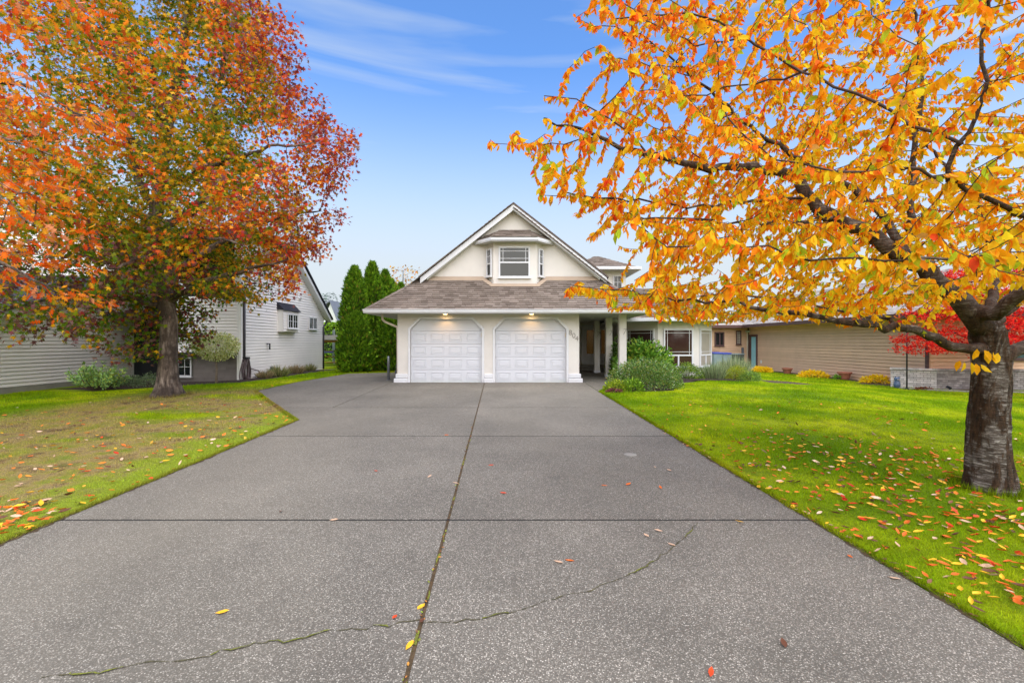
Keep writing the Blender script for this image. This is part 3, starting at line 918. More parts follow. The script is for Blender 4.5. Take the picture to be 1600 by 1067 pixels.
for a, b_, gls in ((2.98, 3.30, [(3.08, 3.26)]), (3.36, 4.16, [(3.60, 3.94)]), (4.20, 4.56, [(4.30, 4.48)])):
    d = MB().obox(PE, a, b_, 0.001, .06, .27, 2.06).build('entry_door', M['white'], house, bevel=0.006)
    for g0, g1 in gls:
        MB().obox(PE, g0, g1, .06, .066, .78, 1.92).build('pane', M['glass_amber'], d)
        fr_ = MB()
        for e in ((g0 - .03, g0, .75, 1.95), (g1, g1 + .03, .75, 1.95), (g0, g1, .75, .78), (g0, g1, 1.92, 1.95)):
            fr_.obox(PE, e[0], e[1], .06, .075, e[2], e[3])
        fr_.build('pane_trim', M['white'], d)
    if a == 3.36:
        MB().obox(PE, 4.06, 4.11, .061, .09, 1.02, 1.30).tube([(4.085, BW - .13, 1.12), (4.0, BW - .13, 1.12)], .012, 6).build('handle', M['black_metal'], d)
        MB().obox(PE, 4.06, 4.11, .061, .08, 1.42, 1.50).build('door_lock', M['black_metal'], d)
MB().obox(PE, 2.9, 4.58, 0.001, .04, 2.07, 2.16).build('door_head', M['white'], house)
# soffit lamps: two lit, one off
for lx, ly, on in ((-2.18, 14.86, 1), (0.64, 14.86, 1), (3.0, 17.2, 0)):
    l_ = MB().lathe((lx, ly, WZ - .012), [(.085, 0.004), (.095, -.004), (.095, .011)], 20).build('lamp_trim', M['white'], house)
    MB().lathe((lx, ly, WZ - .013), [(.06, -.002), (.075, .0015)], 20).build('lamp_lens', M['lamp'] if on else M['lamp_off'], l_)
    if on:
        ld = bpy.data.lights.new('soffit_light', 'SPOT'); ld.energy = 2.2; ld.color = (1.0, .55, .22); ld.spot_size = R(125); ld.spot_blend = .7; ld.shadow_soft_size = .05
        lo_ = bpy.data.objects.new('soffit_light', ld); COL.objects.link(lo_); lo_.parent = house
        lo_.location = (lx, ly - FY, WZ - .03); lo_.rotation_euler = (R(12), 0, 0)
# house number
def digit(ch, x, y, z, h, mat, parent):
    c = bpy.data.curves.new('numeral', 'FONT'); c.body = ch; c.size = h * 1.4; c.extrude = .008; c.align_x = 'CENTER'; c.offset = -.004
    t = bpy.data.objects.new('tmp', c); COL.objects.link(t)
    bpy.context.view_layer.update()
    me = bpy.data.meshes.new_from_object(t.evaluated_get(bpy.context.evaluated_depsgraph_get()))
    COL.objects.unlink(t); bpy.data.objects.remove(t)
    o = obj('numeral', me, mat, parent); o.location = Vector((x, y, z)) - Vector(origin(parent)); o.rotation_euler = (R(90), 0, 0)
    return o
for ch, px, py in (('8', 891.3, 523.5), ('0', 896.6, 528.0), ('4', 901.4, 532.5)):
    p = at(px, py, FY - .010); digit(ch, p[0], p[1], p[2], .17, M['number'], house)
# right wing with the bow window
WY = 17.5
c0, c1, c2, c3 = (4.62, 18.65), (5.61, WY), (7.14, WY), (8.10, 18.45)
segs = [(c0, c1), (c1, c2), (c2, c3)]
wz0, wz1 = -.15, 2.13
w = MB()
base = [c0, c1, c2, c3, (8.10, 25), (4.62, 25)]
w.add([(x, y, wz0) for x, y in base] + [(x, y, wz1) for x, y in base], [(i, (i + 1) % 6, (i + 1) % 6 + 6, i + 6) for i in range(6)] + [(6, 7, 8, 9, 10, 11)])
w.build('wing_wall', M['stucco'], house)
for k, (a, b_) in enumerate(segs):
    P_ = Pl(a[0], a[1], b_[0] - a[0], b_[1] - a[1]); L_ = math.hypot(b_[0] - a[0], b_[1] - a[1])
    u0, u1 = [(.12, L_ - .14), (.21, L_ - .18), (.14, L_ - .12)][k]
    gl = M['glass_warm'] if k < 2 else M['blind']
    z0, z1, zr = .38, 1.86, .84
    window(house, P_, u0, u1, z0, z1, glass=gl, fw=.06, rails=(zr,), mull=((u0 + (u1 - u0) * (.5), z0 + .05, zr),), grid=perim(u0 + .04, u1 - .04, zr + .02, z1 - .05, .11), base=.004)
# wing eave and roof
ep = [(3.9, 17.9), (5.45, 16.95), (7.35, 16.95), (8.75, 18.1), (8.75, 25.6), (3.9, 25.6)]
w = MB()
w.prism([(x, y, wz1 - .001) for x, y in ep], (0, 0, .03)).build('wing_soffit', M['soffit'], house)
w = MB()
for i in range(4):
    a, b_ = np.array(ep[i]), np.array(ep[i + 1]); t = (b_ - a) / np.linalg.norm(b_ - a); n_ = np.array([t[1], -t[0]])
    w.prism([(*a, wz1 + .0), (*b_, wz1 + .0), (*b_, wz1 + .13), (*a, wz1 + .13)], (n_[0] * .10, n_[1] * .10, 0))
w.build('wing_gutter', M['white'], house, bevel=0.01)
rz = wz1 + .13; rt = [(5.6, 20.6, 3.75), (6.6, 20.6, 3.75), (6.6, 24, 3.75), (5.6, 24, 3.75)]
wr = MB().add([(*p, rz) for p in ep] + rt, [(0, 1, 6), (1, 2, 7, 6), (2, 3, 7), (3, 4, 8, 7), (4, 5, 9, 8), (5, 0, 6, 9), (6, 7, 8, 9)]).build('wing_roof', M['deck'], house)
def tri_shingles(A, B, T0, T1=None, exp=.15, tab=.3, seed=1):
    """courses over the face A-B (eave) up to T0(-T1)"""
    A, B, T0 = map(lambda q: np.array(q, float), (A, B, T0)); T1 = T0 if T1 is None else np.array(T1, float)
    U_ = B - A; lu = np.linalg.norm(U_); U_ = U_ / lu
    ca, cb = (T0 - A) @ U_, (T1 - A) @ U_; Vv = T0 - A - U_ * ca; lv = np.linalg.norm(Vv); n = max(2, int(lv / exp))
    return shingles(A, U_, Vv, n, lambda v: ca * v / lv, lambda v: lu + (cb - lu) * v / lv, exp=lv / n, tab=tab, rng=random.Random(seed))
e3 = [(*p, rz) for p in ep]
hx = tri_shingles(e3[0], e3[1], rt[0], seed=1) + tri_shingles(e3[1], e3[2], rt[0], rt[1], seed=2) + tri_shingles(e3[2], e3[3], rt[1], seed=3) + tri_shingles(e3[3], e3[4], rt[1], rt[2], seed=4)
hex_field('shingle_field', hx, M['shingle_s'], wr)
# upper storey behind, with its hipped roof
MB().box(2.6, 4.75, 19.0, 23.5, 2.4, 4.30).build('upper_wall', M['stucco'], house)
PU = Pl(0, 19.0, 1, 0)
window(house, PU, 3.55, 4.0, 3.55, 4.12, fw=.04, grid=lattice(3.6, 3.96, 3.6, 4.08, 3, 2), base=.002)
window(house, PU, 4.22, 4.6, 3.3, 4.12, fw=.04, grid=lattice(4.26, 4.56, 3.35, 4.08, 2, 3), base=.002)
ue = [(2.2, 18.5, 4.36), (5.2, 18.5, 4.36), (5.2, 24, 4.36), (2.2, 24, 4.36)]
MB().prism([(x, y, 4.30) for x, y, z in ue], (0, 0, .03)).build('upper_soffit', M['soffit'], house)
w = MB()
for i in range(4):
    a, b_ = np.array(ue[i]), np.array(ue[(i + 1) % 4]); t = b_ - a; t = t / np.linalg.norm(t); n_ = np.array([t[1], -t[0], 0])
    w.prism([a - (0, 0, .06), b_ - (0, 0, .06), b_ + (0, 0, .05), a + (0, 0, .05)], n_ * .08)
w.build('upper_gutter', M['white'], house)
ut = [(3.6, 19.95, 5.08), (3.8, 19.95, 5.08), (3.8, 22.5, 5.08), (3.6, 22.5, 5.08)]
ur = MB().add(ue + ut, [(0, 1, 5, 4), (1, 2, 6, 5), (2, 3, 7, 6), (3, 0, 4, 7), (4, 5, 6, 7)]).build('upper_roof', M['deck'], house)
hx = tri_shingles(ue[0], ue[1], ut[0], ut[1], seed=5) + tri_shingles(ue[1], ue[2], ut[1], ut[2], seed=6)
hex_field('shingle_field', hx, M['shingle_s'], ur)

# ------------------------------------------------------------------ pale sided house on the left
lh = empty('house', (-12, 17, gz(-12, 17)), 'pale grey lap-sided house with charcoal roof left of the big sweetgum', 'house')
LZ = -0.17
# wing wall at x = -15 facing the drive, gable sloping up to the back
PW = Pl(-15, 11.0, 0, 1)
ap_u = 5.6
def ol_w(z):        # rake: 2.12 at y=13.3 rising 0.35 per metre to an apex at y=17
    ztop = lambda u: 1.45 + .35 * (u + 0.0)
    a = max(0.0, (z - 1.38) / .35); b_ = min(7.0, 7.0)
    return (min(a, 6.95), 7.0)
wall = MB().oprism(PW, [(0, LZ - .1), (7.0, LZ - .1), (7.0, 3.75), (0, 1.35)], -.2, -.011).build('wing_wall', M['vinyl_trim'], lh)
siding(wall, PW, ol_w, .02, 3.7, .115, M['vinyl'])
MB().obox(PW, 0, 7.0, -.15, .03, LZ - .2, .0).build('foundation', M['concrete'], lh)
MB().obox(PW, 6.93, 7.02, -.012, .03, .0, 3.6).build('corner_board', M['vinyl_trim'], lh)
MB().oprism(PW, [(-1, 1.0), (7.4, 3.95), (7.4, 4.12), (-1, 1.17)], .02, .34).build('rake_board', M['white'], lh)
lr = MB().prism([(-14.62, 10, 1.20), (-14.62, 18.4, 4.15), (-19, 18.4, 4.35), (-19, 10, 1.40)], (0, 0, -.06)).build('wing_roof', M['deck'], lh)
hx = shingles((-14.60, 10, 1.21), (-1, 0, 0.04), (0, 8.4, 2.95), 50, lambda v: 0, lambda v: 4.4, exp=.178, tab=.4, rng=random.Random(1))
hex_field('shingle_field', hx, M['shingle_d'], lr)
# upper storey over the wing with a gridded window
PU2 = Pl(-20, 17.2, 1, 0)
uw = MB().obox(PU2, 0, 5.2, -3, -.011, 2.5, 6.4).build('upper_wall', M['vinyl_trim'], lh)
siding(uw, PU2, lambda z: (0, 5.2), 2.6, 6.4, .115, M['vinyl'])
window(lh, PU2, -.6 + 1.0, 1.2, 3.3, 4.7, fw=.07, base=.037, grid=lattice(.45, 1.15, 3.36, 4.62, 3, 3), )
window(lh, PU2, 1.35, 2.3, 3.3, 4.0, fw=.07, base=.037, grid=lattice(1.4, 2.24, 3.36, 3.94, 3, 3))
# recessed entry, its shade put into near-black walls and ceiling
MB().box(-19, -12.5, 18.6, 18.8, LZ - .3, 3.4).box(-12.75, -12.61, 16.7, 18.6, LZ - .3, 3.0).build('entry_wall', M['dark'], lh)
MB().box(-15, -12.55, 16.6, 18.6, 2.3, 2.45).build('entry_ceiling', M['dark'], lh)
# front wall of the main block at y = 16.5
PM = Pl(-12.6, 16.5, 1, 0); ML = 2.74
mw = MB().obox(PM, 0, ML, -.2, -.011, LZ - .2, 3.0).build('front_wall', M['vinyl_trim'], lh)
siding(mw, PM, lambda z: (0, ML - .05), 0.98, 3.0, .115, M['vinyl'])
# grey shakes below, course by course
z = LZ - .05; rs = random.Random(3)
while z < .9:
    u = 0.0
    while u < ML - .12:
        wd_ = rs.uniform(.45, .8); u1 = min(u + wd_, ML - .1)
        MB().hexa([PM.p(u, z, .018), PM.p(u1 - .006, z, .018), PM.p(u1 - .006, z, -.01), PM.p(u, z, -.01), PM.p(u, z + .10, .004), PM.p(u1 - .006, z + .10, .004), PM.p(u1 - .006, z + .10, -.01), PM.p(u, z + .10, -.01)]).build('shake', M['grey_shake'], mw)
        u = u1
    z += .095
MB().obox(PM, -.05, ML - .06, -.01, .30, .90, .975).build('belt_ledge', M['gutter_dark'], lh)
window(lh, PM, .05, 1.02, .10, .80, fw=.05, mull=((.53, .1, .8),), grid=lattice(.1, .5, .15, .75, 2, 2) + lattice(.56, .97, .15, .75, 2, 2), base=.022)
window(lh, PM, -.1, .78, 1.45, 1.80, fw=.05, grid=lattice(-.05, .73, 1.5, 1.75, 4, 2), base=.037)
MB().obox(PM, ML - .1, ML, -.01, .03, LZ, 3.0).build('corner_board', M['vinyl_trim'], lh)
# the long flank that faces the drive, gable end to the back
PS = Pl(-9.86, 16.5, 0, 1); SL = 7.25
def ol_s(z):
    hi = SL if z < 2.62 else SL - (z - 2.62) / .72
    return (0.0, max(hi, 0.02))
sw = MB().oprism(PS, [(0, LZ - .2), (SL, LZ - .2), (SL, 2.62), (SL / 2, 2.62 + .72 * SL / 2), (0, 2.62 + .72 * SL / 2 - .0)], -.2, -.011).build('side_wall', M['vinyl_trim'], lh)
siding(sw, PS, ol_s, LZ - .02, 5.2, .115, M['vinyl'])
MB().obox(PS, SL - .09, SL + .01, -.01, .03, LZ, 2.6).build('corner_board', M['vinyl_trim'], lh)
MB().obox(PS, -.01, .09, -.01, .032, LZ, 5.2).build('corner_board', M['vinyl_trim'], lh)
# rake to the back corner and main roof
MB().oprism(PS, [(SL + .35, 2.37), (SL + .35, 2.55), (SL / 2, 5.39), (SL / 2, 5.21)], .02, .30).build('rake_board', M['white'], lh)
MB().oprism(PS, [(SL + .45, 2.50), (SL + .45, 2.58), (SL / 2, 5.55), (SL / 2, 5.46)], -6, .36).build('main_roof', M['shingle_d'], lh)
MB().prism([(-9.5, 16.1, 5.3), (-9.5, 20.15, 5.47), (-15, 20.15, 5.47), (-15, 16.1, 5.3)], (0, 0, .08)).build('main_roof_front', M['shingle_d'], lh)
MB().tube([(-9.76, 24.0, 2.45), (-9.78, 23.85, 2.25), (-9.80, 23.66, 2.12), (-9.80, 23.66, LZ)], .045, 8).build('downpipe', M['gutter_dark'], lh, True)
MB().tube([(-9.80, 16.66, 3.0), (-9.80, 16.66, LZ)], .045, 8).build('downpipe', M['gutter_dark'], lh, True)
# box-bay window and a slider on the flank
def su(px): return 9.86 * F_PX / (800 - px) - 16.5
b0, b1 = 2.58, 4.02
bay = MB().obox(PS, b0, b1, -.01, .25, 1.78, 2.72).build('box_bay', M['vinyl_trim'], lh)
PB2 = Pl(-9.86 + .25, 16.5, 0, 1)
siding(bay, PB2, lambda z: (b0, b1), 1.80, 2.70, .115, M['vinyl'])
MB().add([PS.p(b0 - .05, 3.05, .0), PS.p(b1 + .05, 3.05, .0), PS.p(b1 + .05, 2.68, .34), PS.p(b0 - .05, 2.68, .34), PS.p(b0 - .05, 2.72, .0), PS.p(b1 + .05, 2.72, .0)],
         [(0, 1, 2, 3), (0, 3, 4), (1, 5, 2), (3, 2, 5, 4)]).build('bay_roof', M['shingle_d'], lh)
um = (b0 + b1) / 2
window(lh, PB2, b0 + .30, b1 - .22, 1.92, 2.56, fw=.05, mull=((um + .04, 1.9, 2.6),), grid=lattice(b0 + .35, um, 1.97, 2.52, 2, 2) + lattice(um + .08, b1 - .27, 1.97, 2.52, 2, 2), base=.037)
b0, b1 = su(481), su(493.5)
window(lh, PS, b0, b1, 1.96, 2.56, fw=.05, mull=(((b0 + b1) / 2, 1.9, 2.6),), base=.037)
MB().tube([PS.p(su(466.5), 1.95 + 1.42, .03), PS.p(su(466.5), 3.33, .12)], .07, 8).build('vent_cap', M['white'], lh)
MB().tube([PS.p(su(416), 1.28, .03), PS.p(su(416), 1.28, .14), PS.p(su(416), 1.05, .14)], .03, 6).build('outdoor_lamp', M['gutter_dark'], lh)
MB().obox(PS, su(421), su(424), .02, .14, .06, .34).build('meter_box', M['grey_plastic'], lh)

# ------------------------------------------------------------------ tan sided house on the right
rh = empty('house', (18, 24, -.46), 'tan lap-sided house with teal door and grey roof beyond the right lawn', 'house')
RX = 16.3; RZ = -.47
PR = Pl(RX, 31.4, 0, -1); RL = 31.4 - 17.8
rw = MB().obox(PR, 0, RL, -.2, -.011, RZ - .2, 2.5).build('side_wall', M['tan'], rh)
siding(rw, PR, lambda z: (0, RL - .05), RZ, 2.46, .15, M['tan'], proud=.036)
MB().obox(PR, RL - .12, RL + .02, -.01, .04, RZ, 2.45).build('corner_board', M['brown'], rh)
MB().obox(PR, -.02, .14, -.01, .04, RZ, 2.45).build('corner_board', M['brown'], rh)
def ru(px): return 31.4 - RX * F_PX / (px - 800)
a, b_ = ru(1171.5), ru(1184)
dr = MB().obox(PR, a + .28, b_ - .12, .0, .044, RZ + .12, RZ + 2.15).build('side_door', M['teal'], rh, bevel=.004)
for k in range(3):
    MB().obox(PR, a + .40, b_ - .24, .044, .056, RZ + .25 + k * .62, RZ + .75 + k * .62).build('door_panel', M['teal'], dr, bevel=.006)
MB().obox(PR, a + .02, a + .28, .0, .07, RZ + .05, RZ + 2.3).obox(PR, b_ - .12, b_ + .03, .0, .07, RZ + .05, RZ + 2.3).obox(PR, a + .28, b_ - .12, .0, .07, RZ + 2.151, RZ + 2.3).build('door_trim', M['brown'], dr)
MB().obox(PR, a, b_ + .1, .0, .35, RZ - .05, RZ + .10).build('door_step', M['vinyl_trim'], dr)
# step-back front wall behind the brick court and front-facing wall at the far corner
PF2 = Pl(RX, 17.8, 1, 0)
fw_ = MB().obox(PF2, .0, 9, -.2, -.011, RZ - .2, 2.5).build('front_wall', M['tan'], rh)
siding(fw_, PF2, lambda z: (.06, 9), RZ, 2.46, .15, M['tan'], proud=.036)
window(rh, PF2, 2.6, 4.2, .65, 1.5, glass=M['glass_blue'], frame=M['brown'], fw=.08, base=.038)
PB3 = Pl(12.4, 31.4, 1, 0)
bw_ = MB().obox(PB3, 0, 3.9, -.2, -.011, RZ - .2, 2.35).build('rear_wall', M['tan'], rh)
siding(bw_, PB3, lambda z: (0, 3.85), RZ, 2.3, .15, M['tan'], proud=.036)
def rbu(px): return (px - 800) / F_PX * 31.4 - 12.4
window(rh, PB3, rbu(1116), rbu(1131), 1.05, 2.02, fw=.09, frame=M['brown'], mull=((rbu(1124), 1.1, 2.0),), base=.038)
window(rh, PB3, rbu(1149.5), rbu(1157.5), 1.15, 2.12, glass=M['blind'], frame=M['brown'], fw=.07, base=.038, grid=lattice(rbu(1150.5), rbu(1156.5), 1.2, 2.05, 2, 5))
# lattice screen under the window
lt = MB()
for k in range(-6, 8):
    for s in (-1, 1):
        u = 1.05 + k * .12
        a0 = PB3.p(u, RZ + 1.0, .05 + .012 * s); a1 = PB3.p(u + s * .55, RZ + 1.5, .05 + .012 * s)
        if 1.0 < u < 2.15 and 1.0 < u + s * .55 < 2.15: lt.tube([a0, a1], .012, 4)
lt.build('lattice', M['tan'], rh)
MB().obox(PB3, rbu(1158), rbu(1161), .02, .12, .55, .95).build('meter_box', M['grey_plastic'], rh)
MB().tube([PR.p(-.6, 2.28, .55), PR.p(-.35, 2.22, .5), PR.p(.05, 2.05, .10), PR.p(.05, 1.95, .08), PR.p(.05, RZ, .08)], .05, 8).build('downpipe', M['cream_pipe'], rh, True)
MB().obox(PR, ru(1166.5), ru(1173), .03, .2, 2.0, 2.12).build('flood_lamp', M['white'], rh, bevel=.02)
MB().obox(PR, ru(1189.5), ru(1191), .02, .06, RZ + .42, RZ + .62).build('outlet_cover', M['white'], rh)
# roof: low slope rising away from the lawn, hip at the far end
eZ = 2.46
E = [(RX - .75, 17.0, eZ), (RX - .75, 31.6, eZ), (12.0, 30.7, eZ - .02), (26, 17.0, eZ)]
T = [(22.2, 21.0, eZ + 2.6), (22.2, 36.5, eZ + 2.6)]
rr_ = MB().add([(RX - .75, 17.0, eZ), (RX - .75, 36.5, eZ), (22.2, 36.5, eZ + 2.6), (22.2, 21.0, eZ + 2.6), (27, 17.0, eZ)], [(0, 3, 2, 1), (0, 4, 3)])
rr_.add([(11.8, 30.7, eZ - .01), (RX - .75, 30.7, eZ - .01), (RX - .3, 37, eZ + 2.5), (11.8, 37, eZ + 2.5)], [(0, 1, 2, 3)])
rroof = rr_.build('roof', M['shingle_g'], rh)
hx = tri_shingles((RX - .75, 36.5, eZ), (RX - .75, 17.0, eZ), T[1], T[0], exp=.17, tab=.42, seed=3)
hx += tri_shingles((RX - .75, 17, eZ), (27, 17, eZ), T[0], T[0], exp=.17, tab=.42, seed=4)
hx += shingles((11.8, 30.7, eZ), (1, 0, 0), (0, 6.3, 2.5), 38, lambda v: 0, lambda v: 3.8, exp=.178, tab=.42, rng=random.Random(5))
hex_field('shingle_field', hx, M['shingle_g'], rroof)
MB().box(RX - .80, RX - .74, 17.0, 30.68, eZ - .16, eZ + .03).box(RX - .75, 27, 16.93, 16.99, eZ - .16, eZ + .03).box(11.8, RX - .76, 30.62, 30.69, eZ - .17, eZ + .02).build('fascia', M['brown'], rh)
MB().box(RX - .74, RX - .02, 17.0, 31.3, eZ - .14, eZ - .11).box(RX, 26, 17.0, 17.79, eZ - .14, eZ - .11).box(11.8, RX - .75, 30.7, 31.38, eZ - .14, eZ - .11).build('soffit', M['tan'], rh)

# ------------------------------------------------------------------ grey brick court wall
bwall = empty('brick_wall', (16.0, 17.2, -.46), 'low pale grey brick courtyard wall with capped top behind the cherry trunk', 'wall')
bz0 = -.50
for P_, L_, mt in ((Pl(15.35, 18.45, .95, -1.0), 1.38, M['brick']), (Pl(16.30, 17.45, 1, -.10), 3.4, M['brick_dark'])):
    MB().obox(P_, 0.0, L_, -.18, -.022, bz0, bz0 + .74).build('core', M['mortar'], bwall)
    for k in range(9):
        u = -.10 if k % 2 else 0.0
        while u < L_:
            a, b_ = max(u, 0), min(u + .20, L_)
            if b_ - a > .03:
                n_ = random.uniform(-.003, .004)
                MB().obox(P_, a, b_ - .011, -.05, n_, bz0 + k * .081, bz0 + k * .081 + .067).build('brick', mt, bwall)
            u += .20
    u = -.02
    while u < L_:
        MB().obox(P_, u, min(u + .088, L_ + .03), -.22, .045 + random.uniform(-.004, .004), bz0 + .742, bz0 + .82 + random.uniform(-.003, .003)).build('cap_brick', mt, bwall)
        u += .098
# ------------------------------------------------------------------ leaf templates (length 1 along +X)
def T(v, f): return np.array(v, float), np.array(f, int)
LEAF_OVAL = T([(0, 0, 0), (.28, .20, .05), (.28, 0, -.02), (.28, -.20, .05), (.62, .21, .03), (.62, 0, -.05), (.62, -.21, .03), (1, 0, -.16)],
              [(0, 2, 1), (0, 3, 2), (1, 2, 5), (1, 5, 4), (2, 3, 6), (2, 6, 5), (4, 5, 7), (5, 6, 7)])
def star(lobes, notch, c=.42):
    vs = [(c, 0, 0.03)]; n = len(lobes)
    for i, (ang, r) in enumerate(lobes):
        vs.append((c + r * math.cos(R(ang)), r * math.sin(R(ang)), -.10 * r))
        nxt = lobes[(i + 1) % n][0] + (360 if i == n - 1 else 0); m = (ang + nxt) / 2
        q = notch if i < n - 1 else .34
        vs.append((c + q * math.cos(R(m)), q * math.sin(R(m)), .02))
    k = len(vs) - 1
    return T(vs, [(0, 1 + i, 1 + (i + 1) % k) for i in range(k)])
LEAF_STAR = star([(-128, .44), (-64, .56), (0, .60), (64, .56), (128, .44)], .20)
LEAF_MAPLE = star([(-140, .34), (-88, .5), (-42, .58), (0, .62), (42, .58), (88, .5), (140, .34)], .15)
_o = [(.0, .02), (.22, .05), (.30, .27), (.40, .08), (.54, .34), (.60, .08), (.78, .24), (.82, .06), (1.0, .0)]
_v, _f = [], []
for i, (x, y) in enumerate(_o): _v += [(x, y, .05 * (i % 2)), (x, 0, -.10 * x * x), (x, -y, .05 * (i % 2))]
for i in range(len(_o) - 1):
    a, b_ = 3 * i, 3 * i + 3
    _f += [(a, a + 1, b_ + 1), (a, b_ + 1, b_), (a + 1, a + 2, b_ + 2), (a + 1, b_ + 2, b_ + 1)]
LEAF_OAK = T(_v, _f)
LEAF_SMALL = T([(0, 0, 0), (.45, .26, .06), (1, 0, -.05), (.45, -.26, .06), (.45, 0, -.02)], [(0, 4, 1), (0, 3, 4), (1, 4, 2), (4, 3, 2)])
LEAF_LONG = T([(0, 0, 0), (.35, .13, .05), (.35, -.13, .05), (.75, .11, 0), (.75, -.11, 0), (1, 0, -.10)], [(0, 2, 1), (1, 2, 4), (1, 4, 3), (3, 4, 5)])
BLADE = T([(0, .5, 0), (0, -.5, 0), (.55, .38, .04), (.55, -.38, .04), (1, 0, .0)], [(0, 1, 3), (0, 3, 2), (2, 3, 4)])
SPRAY = T([(0, 0, 0), (.35, .10, .02), (.62, .30, -.03), (.55, .08, .02), (1, .0, -.03), (.55, -.08, .02), (.62, -.30, -.03), (.35, -.10, .02)],
          [(0, 7, 1), (1, 7, 3), (7, 5, 3), (1, 3, 2), (7, 6, 5), (3, 5, 4)])

def leaf_mesh(name, tpl, pos_, dirs, size, cols, mat, parent, up=None, roll=.5, vjit=.06, width=None):
    sc = np.asarray(size, float)
    Mx = frames(dirs, up, roll)
    S3 = np.repeat(sc[:, None], 3, axis=1)
    tv = tpl[0]
    if width is not None:
        tv = tv.copy(); tv[:, 1] *= width
    V, Fs, C = scatter(tv, tpl[1], pos_ - origin(parent), Mx, sc[:, None], cols, vjit)
    o = obj(name, np_mesh(name, V, Fs, C), mat, parent)
    o['kind'] = 'stuff'
    return o

def leaf_parts(name, tpl, pos_, dirs, size, cols, mat, parent, up=None, roll=.4):
    """single leaves as parts: a handful of shared meshes, coloured by kind of leaf"""
    Mx = frames(dirs, up, roll); o0 = origin(parent)
    # cluster the colours into a few meshes so alike leaves share data
    key = [tuple(np.round(c * 9).astype(int)) for c in cols]; cache = {}
    for i in range(len(pos_)):
        if key[i] not in cache:
            V, Fs, C = scatter(tpl[0], tpl[1], np.zeros((1, 3)), np.eye(3)[None], np.ones((1, 1)), cols[i:i + 1], .06)
            me = np_mesh(name, V, Fs, C); me.materials.append(mat); cache[key[i]] = me
        o = bpy.data.objects.new(name, cache[key[i]]); COL.objects.link(o); o.parent = parent
        m = Matrix(Mx[i].tolist()).to_4x4(); m.translation = Vector(pos_[i] - o0)
        o.matrix_local = m @ Matrix.Scale(float(size[i]), 4)

# ------------------------------------------------------------------ growing trees
def resample(pts, step):
    out = [np.array(pts[0], float)]
    for a, b_ in zip(pts[:-1], pts[1:]):
        a, b_ = np.array(a, float), np.array(b_, float); n = max(1, int(round(np.linalg.norm(b_ - a) / step)))
        for i in range(1, n + 1): out.append(a + (b_ - a) * i / n)
    return out

